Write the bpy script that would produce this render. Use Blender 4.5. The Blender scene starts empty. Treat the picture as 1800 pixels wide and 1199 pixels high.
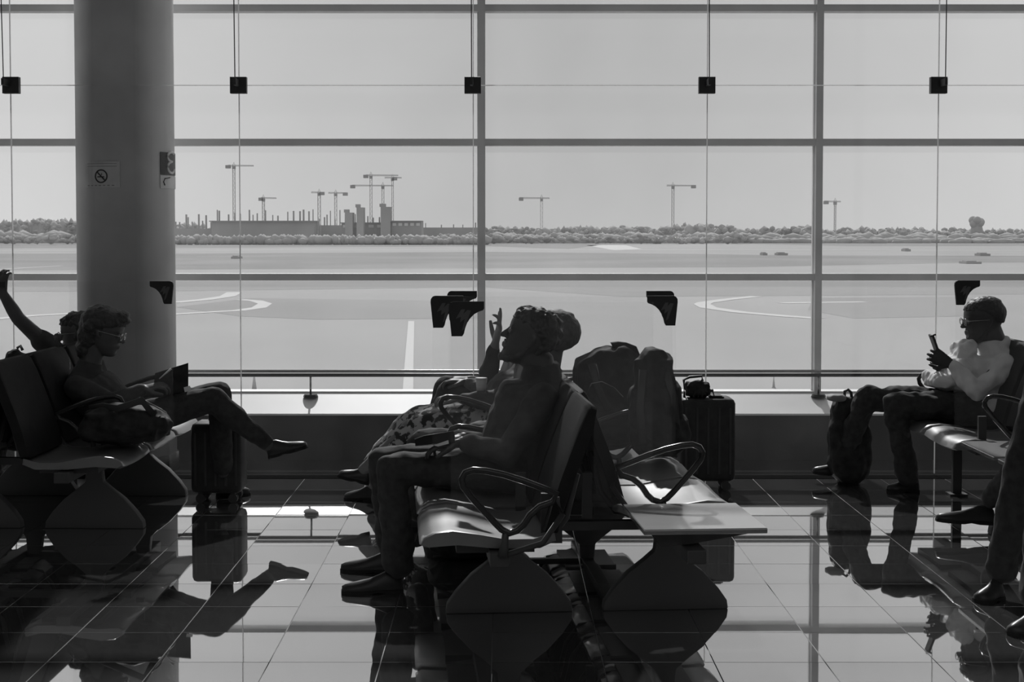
import bpy, bmesh, math, random
from math import sin, cos, pi, radians, tan, sqrt, atan2
from mathutils import Vector, Matrix, noise
random.seed(7)
sc = bpy.context.scene
COL = sc.collection

# ------------------------------------------------------------------ camera
F, CX, PITCH, HC = 2650.0, 885.0, math.atan(885/2650*0+0.040), 1.5
CY = 405 + F*tan(PITCH)
cam = bpy.data.cameras.new('camera'); co = bpy.data.objects.new('camera', cam); COL.objects.link(co)
co.location = (0, 0, HC); co.rotation_euler = (pi/2 - PITCH, 0, 0)
cam.sensor_width = 36; cam.lens = F/1800*36
cam.shift_x = (900-CX)/1800; cam.shift_y = -(599.5-CY)/1800
cam.clip_end = 6000
sc.camera = co

def P(px, py, Y):
    """world point at depth Y seen at photograph position px, py (used once, to lay the scene out)"""
    dx, dz = (px-CX)/F, -(py-CY)/F
    f = Vector((0, cos(PITCH), -sin(PITCH))); u = Vector((0, sin(PITCH), cos(PITCH)))
    d = f + u*dz + Vector((dx, 0, 0))
    return Vector((0, 0, HC)) + d*(Y/d.y)
def G(px, py, z=0.0):
    """point on the level z seen at px, py"""
    a = P(px, py, 1.0) - Vector((0, 0, HC))
    return Vector((0, 0, HC)) + a*((z-HC)/a.z)
def gd(y, z=0.0): return G(CX, y, z).y

# ------------------------------------------------------------------ world, sun, exposure
w = bpy.data.worlds.new('sky'); sc.world = w; w.use_nodes = True
nt = w.node_tree; nt.nodes.clear()
tc = nt.nodes.new('ShaderNodeTexCoord'); sp = nt.nodes.new('ShaderNodeSeparateXYZ')
nt.links.new(tc.outputs['Generated'], sp.inputs[0])
# hazy sky: paler towards the horizon, a wide soft brightening to either side
ab = nt.nodes.new('ShaderNodeMath'); ab.operation = 'SUBTRACT'; nt.links.new(sp.outputs['X'], ab.inputs[0]); ab.inputs[1].default_value = 0.05
ab2 = nt.nodes.new('ShaderNodeMath'); ab2.operation = 'ABSOLUTE'; nt.links.new(ab.outputs[0], ab2.inputs[0])
mr = nt.nodes.new('ShaderNodeMapRange'); mr.interpolation_type = 'SMOOTHSTEP'
mr.inputs['From Min'].default_value = 0.0; mr.inputs['From Max'].default_value = 0.42
mr.inputs['To Min'].default_value = 0.46; mr.inputs['To Max'].default_value = 0.65
nt.links.new(ab2.outputs[0], mr.inputs['Value'])
mz = nt.nodes.new('ShaderNodeMapRange'); mz.inputs['From Min'].default_value = 0.0; mz.inputs['From Max'].default_value = 0.5
mz.inputs['To Min'].default_value = 1.06; mz.inputs['To Max'].default_value = 0.82
nt.links.new(sp.outputs['Z'], mz.inputs['Value'])
mu = nt.nodes.new('ShaderNodeMath'); mu.operation = 'MULTIPLY'
nt.links.new(mr.outputs[0], mu.inputs[0]); nt.links.new(mz.outputs[0], mu.inputs[1])
bg = nt.nodes.new('ShaderNodeBackground'); nt.links.new(mu.outputs[0], bg.inputs['Color']); bg.inputs['Strength'].default_value = 1.0
wo = nt.nodes.new('ShaderNodeOutputWorld'); nt.links.new(bg.outputs[0], wo.inputs[0])

sl = bpy.data.lights.new('sun', 'SUN'); so = bpy.data.objects.new('sun', sl); COL.objects.link(so)
SUN_EL, SUN_AZ = radians(38), radians(-4)      # beyond the window, a little to the left
sl.energy = 3.0; sl.angle = radians(1.0)
sd = Vector((sin(SUN_AZ)*cos(SUN_EL), cos(SUN_AZ)*cos(SUN_EL), sin(SUN_EL)))
so.rotation_euler = sd.to_track_quat('Z', 'Y').to_euler(); so.location = (0, 60, 50)

# added fill lights, unseen under the ceiling, to lift the dark interior
for k, (lx, ly) in enumerate(((-4.5, -2.5), (4.5, -2.5), (0, 1.5))):
    al = bpy.data.lights.new('fill_light', 'AREA'); ao = bpy.data.objects.new('fill_light', al); COL.objects.link(ao)
    al.shape = 'RECTANGLE'; al.size = 7; al.size_y = 3.5; al.energy = 28; ao.location = (lx, ly, 4.65)
sc.view_settings.view_transform = 'Standard'; sc.view_settings.look = 'None'
sc.view_settings.exposure = 0.0; sc.view_settings.gamma = 1.0; sc.view_settings.use_curve_mapping = False
sc.cycles.max_bounces = 8; sc.cycles.transparent_max_bounces = 24
sc.cycles.use_denoising = True

# ------------------------------------------------------------------ materials
def mat(name, c, rough=0.6, spec=0.5, metal=0.0, var=0.0, scale=6.0, bump=0.0, coat=0.0, ior=1.5):
    m = bpy.data.materials.new(name); m.use_nodes = True; n = m.node_tree; b = n.nodes['Principled BSDF']
    b.inputs['Base Color'].default_value = (c, c, c, 1); b.inputs['Roughness'].default_value = rough
    b.inputs['Specular IOR Level'].default_value = spec; b.inputs['Metallic'].default_value = metal
    b.inputs['IOR'].default_value = ior; b.inputs['Coat Weight'].default_value = coat; b.inputs['Coat Roughness'].default_value = 0.08
    if var or bump:
        t = n.nodes.new('ShaderNodeTexCoord'); x = n.nodes.new('ShaderNodeTexNoise')
        x.inputs['Scale'].default_value = scale; x.inputs['Detail'].default_value = 5
        n.links.new(t.outputs['Object'], x.inputs['Vector'])
        if var:
            r = n.nodes.new('ShaderNodeMapRange'); r.inputs['From Min'].default_value = .3; r.inputs['From Max'].default_value = .7
            r.inputs['To Min'].default_value = c*(1-var); r.inputs['To Max'].default_value = min(1, c*(1+var))
            n.links.new(x.outputs['Fac'], r.inputs['Value']); n.links.new(r.outputs[0], b.inputs['Base Color'])
        if bump:
            q = n.nodes.new('ShaderNodeBump'); q.inputs['Strength'].default_value = bump; q.inputs['Distance'].default_value = .01
            n.links.new(x.outputs['Fac'], q.inputs['Height']); n.links.new(q.outputs[0], b.inputs['Normal'])
    return m

def glass_mat(name, dust, refl, edge=None):
    """clear sheet: lets light straight through, mirrors a little, carries a film of pale dust"""
    m = bpy.data.materials.new(name); m.use_nodes = True; n = m.node_tree; n.nodes.clear()
    tr = n.nodes.new('ShaderNodeBsdfTransparent'); tr.inputs[0].default_value = (.985, .985, .985, 1)
    gl = n.nodes.new('ShaderNodeBsdfGlossy'); gl.inputs['Roughness'].default_value = .01; gl.inputs[0].default_value = (1, 1, 1, 1)
    tl = n.nodes.new('ShaderNodeBsdfTranslucent'); tl.inputs[0].default_value = (.9, .9, .9, 1)
    fr = n.nodes.new('ShaderNodeLayerWeight'); fr.inputs['Blend'].default_value = .25
    a = n.nodes.new('ShaderNodeMath'); a.operation = 'MULTIPLY'; n.links.new(fr.outputs['Fresnel'], a.inputs[0]); a.inputs[1].default_value = refl
    t = n.nodes.new('ShaderNodeTexCoord'); x = n.nodes.new('ShaderNodeTexNoise'); x.inputs['Scale'].default_value = 1.7; x.inputs['Detail'].default_value = 6
    n.links.new(t.outputs['Object'], x.inputs['Vector'])
    r = n.nodes.new('ShaderNodeMapRange'); r.inputs['From Min'].default_value = .3; r.inputs['From Max'].default_value = .75
    r.inputs['To Min'].default_value = dust*.55; r.inputs['To Max'].default_value = dust*1.6
    n.links.new(x.outputs['Fac'], r.inputs['Value'])
    m1 = n.nodes.new('ShaderNodeMixShader'); n.links.new(a.outputs[0], m1.inputs[0]); n.links.new(tr.outputs[0], m1.inputs[1]); n.links.new(gl.outputs[0], m1.inputs[2])
    m2 = n.nodes.new('ShaderNodeMixShader'); n.links.new(r.outputs[0], m2.inputs[0]); n.links.new(m1.outputs[0], m2.inputs[1]); n.links.new(tl.outputs[0], m2.inputs[2])
    o = n.nodes.new('ShaderNodeOutputMaterial'); n.links.new(m2.outputs[0], o.inputs[0])
    return m

def tile_mat():
    """polished stone tile: strong mirror over a dark body"""
    m = bpy.data.materials.new('polished_tile'); m.use_nodes = True; n = m.node_tree; n.nodes.clear()
    df = n.nodes.new('ShaderNodeBsdfDiffuse'); gl = n.nodes.new('ShaderNodeBsdfGlossy'); gl.inputs['Roughness'].default_value = .018
    t = n.nodes.new('ShaderNodeTexCoord'); x = n.nodes.new('ShaderNodeTexNoise'); x.inputs['Scale'].default_value = 7; x.inputs['Detail'].default_value = 7
    n.links.new(t.outputs['Object'], x.inputs['Vector'])
    oi = n.nodes.new('ShaderNodeObjectInfo')
    r = n.nodes.new('ShaderNodeMapRange'); r.inputs['To Min'].default_value = .085; r.inputs['To Max'].default_value = .115; n.links.new(x.outputs['Fac'], r.inputs['Value'])
    n.links.new(r.outputs[0], df.inputs['Color'])
    r2 = n.nodes.new('ShaderNodeMapRange'); r2.inputs['To Min'].default_value = .88; r2.inputs['To Max'].default_value = .97; n.links.new(oi.outputs['Random'], r2.inputs['Value'])
    n.links.new(r2.outputs[0], gl.inputs['Color'])
    fr = n.nodes.new('ShaderNodeLayerWeight'); fr.inputs['Blend'].default_value = .5
    q = n.nodes.new('ShaderNodeMapRange'); q.inputs['From Min'].default_value = .2; q.inputs['From Max'].default_value = .85
    q.inputs['To Min'].default_value = .30; q.inputs['To Max'].default_value = .80
    n.links.new(fr.outputs['Facing'], q.inputs['Value'])
    mx = n.nodes.new('ShaderNodeMixShader'); n.links.new(q.outputs[0], mx.inputs[0]); n.links.new(df.outputs[0], mx.inputs[1]); n.links.new(gl.outputs[0], mx.inputs[2])
    o = n.nodes.new('ShaderNodeOutputMaterial'); n.links.new(mx.outputs[0], o.inputs[0])
    return m

def seal_mat():
    m = bpy.data.materials.new('pale_silicone'); m.use_nodes = True; n = m.node_tree; n.nodes.clear()
    a = n.nodes.new('ShaderNodeBsdfDiffuse'); a.inputs[0].default_value = (.8, .8, .8, 1); c = n.nodes.new('ShaderNodeBsdfTranslucent'); c.inputs[0].default_value = (.85, .85, .85, 1)
    x = n.nodes.new('ShaderNodeMixShader'); x.inputs[0].default_value = .7; n.links.new(a.outputs[0], x.inputs[1]); n.links.new(c.outputs[0], x.inputs[2])
    o = n.nodes.new('ShaderNodeOutputMaterial'); n.links.new(x.outputs[0], o.inputs[0]); return m

def floral_mat():
    m = mat('floral_cloth', .1, .85); n = m.node_tree; b = n.nodes['Principled BSDF']
    t = n.nodes.new('ShaderNodeTexCoord'); x = n.nodes.new('ShaderNodeTexNoise'); x.inputs['Scale'].default_value = 26; x.inputs['Detail'].default_value = 2
    v = n.nodes.new('ShaderNodeValToRGB'); v.color_ramp.elements[0].position = .47; v.color_ramp.elements[0].color = (.05, .05, .05, 1)
    v.color_ramp.elements[1].position = .53; v.color_ramp.elements[1].color = (.5, .5, .5, 1)
    n.links.new(t.outputs['Object'], x.inputs['Vector']); n.links.new(x.outputs['Fac'], v.inputs[0]); n.links.new(v.outputs[0], b.inputs['Base Color'])
    return m

M = dict(
 tile=tile_mat(), grout=mat('grout', .2, .6, var=.2), darkfloor=mat('dark_reflection_floor', .014, .85, spec=0),
 ceiling=mat('ceiling_paint', .55, .8, var=.1, scale=2), wall=mat('wall_paint', .5, .8, var=.1, scale=2),
 base=mat('black_base_panel', .03, .6, spec=.1, var=.2), sill=mat('white_sill', .70, .5, var=.04, scale=3),
 frame=mat('grey_window_frame', .66, .45, var=.08, scale=3), column=mat('grey_column_paint', .55, .55, var=.22, scale=1.3, bump=.05),
 glass=glass_mat('outer_glass', .03, .35), glass2=glass_mat('screen_glass', .009, .3), acrylic=glass_mat('clear_acrylic', .0035, .25),
 seal=seal_mat(), chrome=mat('satin_steel', .35, .25, metal=.8), black=mat('black_metal', .06, .45, spec=.3, var=.2),
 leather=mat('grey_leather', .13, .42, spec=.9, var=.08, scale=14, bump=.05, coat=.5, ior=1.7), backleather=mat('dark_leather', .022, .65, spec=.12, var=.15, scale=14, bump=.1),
 steel=mat('armrest_metal', .03, .2, spec=.5), table=mat('pale_table_top', .55, .16, spec=.6, coat=.5),
 bracket=mat('black_plastic', .04, .6, spec=.2), logo=mat('grey_print', .09, .6), rod=mat('thin_cable', .06, .4, metal=.5),
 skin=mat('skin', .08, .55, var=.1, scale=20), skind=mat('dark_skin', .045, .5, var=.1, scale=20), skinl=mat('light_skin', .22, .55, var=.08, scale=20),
 hair=mat('black_hair', .035, .5, var=.4, scale=60, bump=.6), hair2=mat('grey_brown_hair', .05, .6, var=.4, scale=60, bump=.5),
 darkcloth=mat('dark_cloth', .042, .85, var=.3, scale=20, bump=.3), jacket=mat('charcoal_jacket', .055, .8, var=.25, scale=15, bump=.3),
 denim=mat('dark_denim', .04, .85, var=.3, scale=30, bump=.3), whitecloth=mat('white_shirt', .80, .8, var=.08, scale=12, bump=.3), greycloth=mat('grey_cloth', .13, .8, var=.3, scale=14, bump=.3),
 floral=floral_mat(), shoe=mat('black_shoe_leather', .03, .35, spec=.4), sole=mat('rubber_sole', .03, .8, spec=.1),
 bag=mat('black_nylon', .035, .7, spec=.15, var=.4, scale=20, bump=.25), case=mat('black_shell', .045, .5, spec=.2, var=.2, scale=20), paper=mat('white_paper', .75, .7, var=.03), papergrey=mat('shaded_paper', .28, .7, var=.1),
 signface=mat('sign_paper', .62, .6, var=.12, scale=9), signink=mat('sign_ink', .06, .6), lens=glass_mat('lens', .02, .6),
 apron=mat('apron_concrete', .295, .9, var=.06, scale=.03), grass=mat('haze_paled_grass', .205, .95, var=.18, scale=.02), grass2=mat('haze_paled_grass_light', .255, .95, var=.1, scale=.02),  # grass colours kept pale, standing in for distance haze
 line=mat('pale_paint_line', .46, .8), trees=mat('haze_paled_leaves', .34, .95, var=.2, scale=.05), far=mat('haze_paled_building', .34, .9, var=.18, scale=.03),  # leaves and far buildings paled in colour to imitate haze
 crane=mat('haze_paled_crane', .36, .8), cranedark=mat('crane_block', .26, .8), castleg=mat('cast_black_leg', .11, .5, spec=.3), eyeball=mat('eyeball', .2, .3), cone=mat('cone_plastic', .30, .7), veh=mat('distant_box', .30, .8),  # crane colours lightened to imitate haze
)

# ------------------------------------------------------------------ mesh helpers
def tag(o, label=None, cat=None, group=None, kind=None):
    if label: o['label'] = label
    if cat: o['category'] = cat
    if group: o['group'] = group
    if kind: o['kind'] = kind
    return o
def link(name, me, parent=None):
    o = bpy.data.objects.new(name, me); COL.objects.link(o)
    if parent: o.parent = parent
    return o
def empty(name, loc=(0, 0, 0), rz=0, parent=None):
    o = bpy.data.objects.new(name, None); COL.objects.link(o); o.location = loc; o.rotation_euler = (0, 0, rz)
    o.empty_display_size = .1
    if parent: o.parent = parent
    return o
def fin(bm, name, m, parent=None, smooth=False, inv=None, bevel=0, recalc=True):
    """close a bmesh into one object; inv is the matrix world->parent"""
    if recalc: bmesh.ops.recalc_face_normals(bm, faces=bm.faces[:])
    if bevel:
        bmesh.ops.bevel(bm, geom=[e for e in bm.edges if e.calc_face_angle(0) > .6], offset=bevel, segments=2, affect='EDGES', profile=.5)
    if inv: bmesh.ops.transform(bm, matrix=inv, verts=bm.verts[:])
    me = bpy.data.meshes.new(name); bm.to_mesh(me); bm.free(); me.materials.append(M[m] if isinstance(m, str) else m)
    if smooth:
        for p in me.polygons: p.use_smooth = True
    return link(name, me, parent)
def nb(): return bmesh.new()
def box(bm, a, b):
    vs = [bm.verts.new((x, y, z)) for x in (a[0], b[0]) for y in (a[1], b[1]) for z in (a[2], b[2])]
    for q in ((0, 1, 3, 2), (4, 6, 7, 5), (0, 4, 5, 1), (2, 3, 7, 6), (0, 2, 6, 4), (1, 5, 7, 3)): bm.faces.new([vs[i] for i in q])
    return vs
def basis(d, ref=Vector((0, 0, 1))):
    d = d.normalized(); s = d.cross(ref)
    if s.length < 1e-4: s = d.cross(Vector((1, 0, 0)))
    s.normalize(); return d, s, s.cross(d)
def rings(bm, R, closed=False):
    """skin a list of vertex-coordinate rings"""
    V = [[bm.verts.new(p) for p in r] for r in R]; n = len(V[0])
    for i in range(len(V) - (0 if closed else 1)):
        a, b = V[i], V[(i+1) % len(V)]
        for j in range(n): bm.faces.new((a[j], a[(j+1) % n], b[(j+1) % n], b[j]))
    if not closed:
        bm.faces.new(V[0][::-1]); bm.faces.new(V[-1])
def tube(bm, pts, r, n=10, closed=False, flat=1.0, ref=Vector((0, 0, 1))):
    pts = [Vector(p) for p in pts]; R = []
    for i, p in enumerate(pts):
        if closed: d = pts[(i+1) % len(pts)] - pts[i-1]
        else: d = pts[min(i+1, len(pts)-1)] - pts[max(i-1, 0)]
        _, s, u = basis(d, ref); rr = r[i] if isinstance(r, (list, tuple)) else r
        R.append([p + s*cos(t)*rr + u*sin(t)*rr*flat for t in [2*pi*k/n for k in range(n)]])
    rings(bm, R, closed)
def cone(bm, a, b, ra, rb, n=14):
    tube(bm, [a, b], [ra, rb], n)
def ball(bm, c, r, sub=2, M3=None):
    mt = Matrix.Translation(Vector(c)) @ (M3.to_4x4() if M3 else Matrix.Identity(4)) @ Matrix.Diagonal((r[0], r[1], r[2], 1) if hasattr(r, '__len__') else (r, r, r, 1))
    bmesh.ops.create_icosphere(bm, subdivisions=sub, radius=1, matrix=mt)
def chain(bm, pts, rs):
    """tapered limb with round joints"""
    for i in range(len(pts)-1):
        cone(bm, Vector(pts[i]), Vector(pts[i+1]), rs[i], rs[i+1])
    for p, r in zip(pts, rs): ball(bm, p, r, 2)
def loft(bm, st, lat, n=20):
    """stations (centre, radius_across, radius_deep); lat = across direction"""
    cs = [Vector(s[0]) for s in st]; R = []; lat = Vector(lat).normalized()
    for i, (c, a, b) in enumerate(st):
        d = (cs[min(i+1, len(cs)-1)] - cs[max(i-1, 0)]).normalized(); q = d.cross(lat).normalized()
        R.append([Vector(c) + lat*cos(t)*a + q*sin(t)*b for t in [2*pi*k/n for k in range(n)]])
    rings(bm, R)
def prism(bm, poly, y0, y1, f=lambda x, y, z: (x, y, z)):
    """extrude a polygon in (x, z) along y"""
    a = [bm.verts.new(f(x, y0, z)) for x, z in poly]; b = [bm.verts.new(f(x, y1, z)) for x, z in poly]
    bm.faces.new(a); bm.faces.new(b[::-1]); n = len(poly)
    for i in range(n): bm.faces.new((a[i], b[i], b[(i+1) % n], a[(i+1) % n]))
def remesh(bm, name, m, parent, vox=.006, smooth=2, wr=0.0, wf=9.0, inv=None):
    bmesh.ops.recalc_face_normals(bm, faces=bm.faces[:])
    me = bpy.data.meshes.new('tmp'); bm.to_mesh(me); bm.free()
    o = link('tmp', me); md = o.modifiers.new('r', 'REMESH'); md.mode = 'VOXEL'; md.voxel_size = vox; md.use_smooth_shade = True
    if smooth:
        s = o.modifiers.new('s', 'SMOOTH'); s.factor = .5; s.iterations = smooth
    dg = bpy.context.evaluated_depsgraph_get(); dg.update()
    me2 = bpy.data.meshes.new_from_object(o.evaluated_get(dg)); bpy.data.objects.remove(o); bpy.data.meshes.remove(me)
    me2.name = name
    if wr:
        ns = [v.normal.copy() for v in me2.vertices]
        for v, nn in zip(me2.vertices, ns):
            q = v.co*wf; k = noise.noise(Vector((q.x, q.y*.6, q.z))) + .5*noise.noise(q*2.3)
            v.co += nn*wr*k
    if inv: me2.transform(inv)
    me2.materials.clear(); me2.materials.append(M[m]); 
    for p in me2.polygons: p.use_smooth = True
    return link(name, me2, parent)

# ------------------------------------------------------------------ the setting
GY = 9.07           # where the polished floor ends
DG = 9.20           # glass screen
DB = 9.79           # black base below the windows
DW = 10.06          # window frames
PT = .3865
X0 = G(250, 1199).x; Y0 = gd(1112)
fl = empty('floor'); fl['kind'] = 'structure'
b = nb(); box(b, (-9, -6, -.2), (9, GY, -.004)); fin(b, 'grout_bed', 'grout', fl)
b = nb(); box(b, (-9, GY, -.2), (9, 10.3, -.001)); fin(b, 'dark_reflection_strip', 'darkfloor', fl)  # floor strip coloured black in place of the base wall's dark reflection
b = nb(); h = (PT-.0032)/2; box(b, (-h, -h, -.008), (h, h, 0)); 
tile0 = fin(b, 'tile', 'tile', fl, bevel=.0006)
tmesh = tile0.data; first = True; rest = nb(); cnt = 0
jmin = -int((Y0+6)/PT); jmax = int((GY-Y0)/PT)+1
for j in range(jmin, jmax+1):
    y = Y0 + (j+.5)*PT
    if y - h > GY-.02: continue
    for i in range(-22, 24):
        x = X0 + (i+.5)*PT
        vis = y > 4.4 and -(.345*y+.25) < x < (.352*y+.25)
        full = y + h <= GY
        if vis:
            if first: o = tile0; first = False
            else: o = tile0.copy(); COL.objects.link(o)
            o.location = (x, y, random.uniform(-.0002, .0002))
            o.rotation_euler = (random.gauss(0, .0011), random.gauss(0, .0011), 0)
            if not full:
                s = (GY-(y-h))/(2*h); o.scale = (1, s, 1); o.location.y = (y-h+GY)/2
            cnt += 1
        else:
            y1 = min(y+h, GY)
            if abs(x) < 8.7: box(rest, (x-h, y-h, -.008), (x+h, y1, 0))
o = fin(rest, 'far_tiles', 'tile', fl); o['kind'] = 'stuff'

b = nb(); box(b, (-9, -6, 4.7), (9, 10.3, 4.9)); tag(fin(b, 'ceiling', 'ceiling'), kind='structure')
b = nb(); box(b, (-9, -6.2, -.2), (9, -6, 4.9)); tag(fin(b, 'wall_back', 'wall'), kind='structure')
b = nb(); box(b, (-9.2, -6, -.2), (-9, 10.3, 4.9)); tag(fin(b, 'wall_left', 'wall'), kind='structure')
b = nb(); box(b, (9, -6, -.2), (9.2, 10.3, 4.9)); tag(fin(b, 'wall_right', 'wall'), kind='structure')
# low base wall with a sloping pale sill
zb = P(CX, 727, DB).z; zs = P(CX, 691.5, 10.04).z
b = nb(); box(b, (-9, DB, 0), (9, 10.3, zb-.012)); tag(fin(b, 'wall_front', 'base'), kind='structure')
b = nb(); prism(b, [(DB-.01, zb-.012), (DB-.01, zb), (10.04, zs), (10.3, zs), (10.3, zb-.012)], -9, 9, lambda x, y, z: (y, x, z)); tag(fin(b, 'trim_1', 'sill'), kind='structure')

# outer window: mullions, transoms, panes
win = empty('window_1', (0, DW, 0)); win['kind'] = 'structure'; iw = Matrix.Translation((0, -DW, 0))
mx0 = P(847, 400, DW).x; mx1 = P(1438.5, 400, DW).x; mp = mx1-mx0
MX = [mx0 + k*mp for k in range(-4, 5) if abs(mx0+k*mp) < 9]
TZ = [P(CX, y, DW).z for y in (14, 250, 487)]; tp = (TZ[0]-TZ[2])/2
TZ = [TZ[0]+tp] + TZ; TZ = [TZ[0]] + TZ[1:]
for x in MX:
    b = nb(); box(b, (x-.0225, DW-.02, zs), (x+.0225, DW+.10, 4.7)); box(b, (x-.031, DW+.04, zs), (x-.0225, DW+.07, 4.7))
    fin(b, 'mullion', 'frame', win, inv=iw)
for i, z in enumerate(TZ):
    b = nb()
    for x in [MX[0]-mp]+MX:
        box(b, (max(-9, x+.0225), DW-.012, z-.0225), (min(9, x+mp-.0225), DW+.09, z+.0225))
    fin(b, 'transom', 'frame', win, inv=iw)
b = nb(); box(b, (-9, DW-.01, zs), (9, DW+.06, zs+.012)); fin(b, 'bottom_rail', 'frame', win, inv=iw)
zz = [zs+.012] + sorted(TZ) + [4.7]
for x in [MX[0]-mp]+MX:
    xa, xb = max(-9, x+.02), min(9, x+mp-.02)
    for za, zc in zip(zz[:-1], zz[1:]):
        b = nb(); box(b, (xa, DW+.03, za), (xb, DW+.034, zc)); fin(b, 'pane', 'glass', win, inv=iw)

# inner glass screen of frameless panels with square clamps on suspension rods
scr = empty('window_2', (0, DG, 0)); scr['kind'] = 'structure'; ig = Matrix.Translation((0, -DG, 0))
JX = [P(px, 400, DG).x for px in (422, 832, 1242, 1647)]; jp = (JX[3]-JX[0])/3
JX = [JX[0]-2*jp, P(22, 400, DG).x] + JX + [JX[3]+jp]
zj = P(CX, 150, DG).z
for i in range(len(JX)-1):
    for za, zc in ((-.02, zj-.002), (zj+.002, 4.7)):
        b = nb(); box(b, (JX[i]+.003, DG-.006, za), (JX[i+1]-.003, DG+.006, zc)); fin(b, 'glass_panel', 'glass2', scr, inv=ig)
for x in JX[1:-1]:
    b = nb(); box(b, (x-.0028, DG-.005, .01), (x+.0028, DG+.005, 4.7)); fin(b, 'seal', 'seal', scr, inv=ig)
b = nb(); box(b, (JX[0], DG-.005, zj-.002), (JX[-1], DG+.005, zj+.002)); fin(b, 'seal', 'seal', scr, inv=ig)
for i, (x, cp, rp, rt) in enumerate(zip(JX[1:-1], (20, 419.5, 831, 1242.5, 1649.5), (6, 413, 829, 1247, 1662), (2, 411, 828.5, 1247, 1664))):
    cpos = P(cp, 150, DG-.03)
    t = empty('glass_clamp', cpos)
    it = Matrix.Translation(-cpos)
    b = nb(); box(b, (cpos.x-.05, DG-.05, cpos.z-.05), (cpos.x+.05, DG-.008, cpos.z+.05)); fin(b, 'clamp_plate', 'black', t, inv=it, bevel=.002)
    b = nb(); rpos = P(rp, 140, DG-.15); box(b, (rpos.x-.008, DG-.17, cpos.z-.01), (rpos.x+.008, DG-.05, cpos.z+.03)); fin(b, 'arm', 'black', t, inv=it)
    b = nb(); top = P(rt, 0, DG-.15); d = (top-rpos)/(top.z-rpos.z); tube(b, [rpos-d*.02, rpos + d*(4.7-rpos.z)], .0032, 8); fin(b, 'rod', 'rod', t, inv=it)
    tag(t, ['square black glass clamp at the left edge of the photo, left of the column', 'square black glass clamp hanging just right of the grey column',
            'square black glass clamp in front of the middle window mullion', 'square black glass clamp above the backpacks, second from the right', 'square black glass clamp above the man with the phone, furthest right'][i], 'clamp', 'square clamps on the glass screen')

# column with two signs
cxl, cxr = P(137.5, 400, 9.47), P(306, 400, 9.47); cr = (cxr.x-cxl.x)/2; cc = Vector(((cxl.x+cxr.x)/2, 9.47, 0))
col = empty('column', cc); ic = Matrix.Translation(-cc)
b = nb(); bmesh.ops.create_cone(b, cap_ends=True, segments=64, radius1=cr, radius2=cr, depth=4.7, matrix=Matrix.Translation((cc.x, cc.y, 2.35)))
fin(b, 'shaft', 'column', col, smooth=True, inv=ic)
b = nb(); bmesh.ops.create_cone(b, cap_ends=True, segments=64, radius1=cr+.012, radius2=cr+.012, depth=.1, matrix=Matrix.Translation((cc.x, cc.y, .05)))
fin(b, 'skirting', 'black', col, smooth=True, inv=ic)
tag(col, 'thick round grey concrete column behind the glass, carrying a no-smoking sign', 'column')
def on_col(px, z, r): # angle on column face for a photo column position
    x = (P(px, 300, 9.47).x-cc.x)/cr; a = math.asin(max(-.999, min(.999, x)))
    return a
def colpatch(bm, a0, a1, z0, z1, r, th=.003, n=10):
    R = []
    for k in range(n+1):
        a = a0+(a1-a0)*k/n
        R.append([(cc.x+sin(a)*q, cc.y-cos(a)*q, z) for q, z in ((r, z0), (r+th, z0), (r+th, z1), (r, z1))])
    rings(bm, R)
def colpt(a, z, r): return Vector((cc.x+sin(a)*r, cc.y-cos(a)*r, z))
zt, zb2 = P(200, 284, 9.2).z, P(200, 330, 9.2).z
a0, a1 = on_col(170, 0, 0), on_col(232, 0, 0); rs = cr+.002
sg = empty('no_smoking_sign', colpt((a0+a1)/2, zb2, rs)); isg = Matrix.Translation(-sg.location)
b = nb(); colpatch(b, a0, a1, zb2, zt, rs); fin(b, 'sign_sheet', 'signface', sg, inv=isg)
ac, zc = on_col(200, 0, 0), P(200, 310, 9.2).z; rr = .038
b = nb(); tube(b, [colpt(ac+sin(t)*rr/cr, zc+cos(t)*rr, rs+.004) for t in [2*pi*k/28 for k in range(28)]], .0042, 6, closed=True, ref=Vector((0, 1, 0)))
tube(b, [colpt(ac-.7*rr/cr, zc+.7*rr, rs+.004), colpt(ac+.7*rr/cr, zc-.7*rr, rs+.004)], .0042, 6)
fin(b, 'prohibition_ring', 'signink', sg, inv=isg)
b = nb(); tube(b, [colpt(ac-.6*rr/cr, zc-.1*rr, rs+.004), colpt(ac+.55*rr/cr, zc-.1*rr, rs+.004)], .0035, 6)
tube(b, [colpt(ac-.1*rr/cr, zc+.1*rr, rs+.004), colpt(ac+.15*rr/cr, zc+.3*rr, rs+.004), colpt(ac+.1*rr/cr, zc+.5*rr, rs+.004)], .002, 6)
fin(b, 'cigarette', 'signink', sg, inv=isg)
b = nb()
for z in (zt-.012, zt-.028): colpatch(b, a0+.06, a1-.06, z-.003, z, rs+.003, .001)
for k in range(7):
    aa = a0+.07+(a1-a0-.14)*k/7; colpatch(b, aa, aa+.05, zb2+.011, zb2+.016, rs+.003, .001, 2)
fin(b, 'small_print', 'papergrey', sg, inv=isg)['kind'] = 'stuff'
tag(sg, 'pale paper sign with crossed-out cigarette in a ring on the grey column', 'sign')
z0, z1, zm = P(300, 331, 9.3).z, P(300, 267, 9.3).z, P(300, 308, 9.3).z
a0, a1 = on_col(291.5, 0, 0), radians(100)
sg = empty('wrapped_sign', colpt(a0, z0, rs)); isg = Matrix.Translation(-sg.location)
b = nb(); colpatch(b, a0, a1, zm+.004, z1, rs); fin(b, 'dark_panel', 'signink', sg, inv=isg)
b = nb(); colpatch(b, a0, a1, z0, zm, rs); fin(b, 'pale_panel', 'signface', sg, inv=isg)
b = nb()
am = (a0+a1)/2
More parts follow.
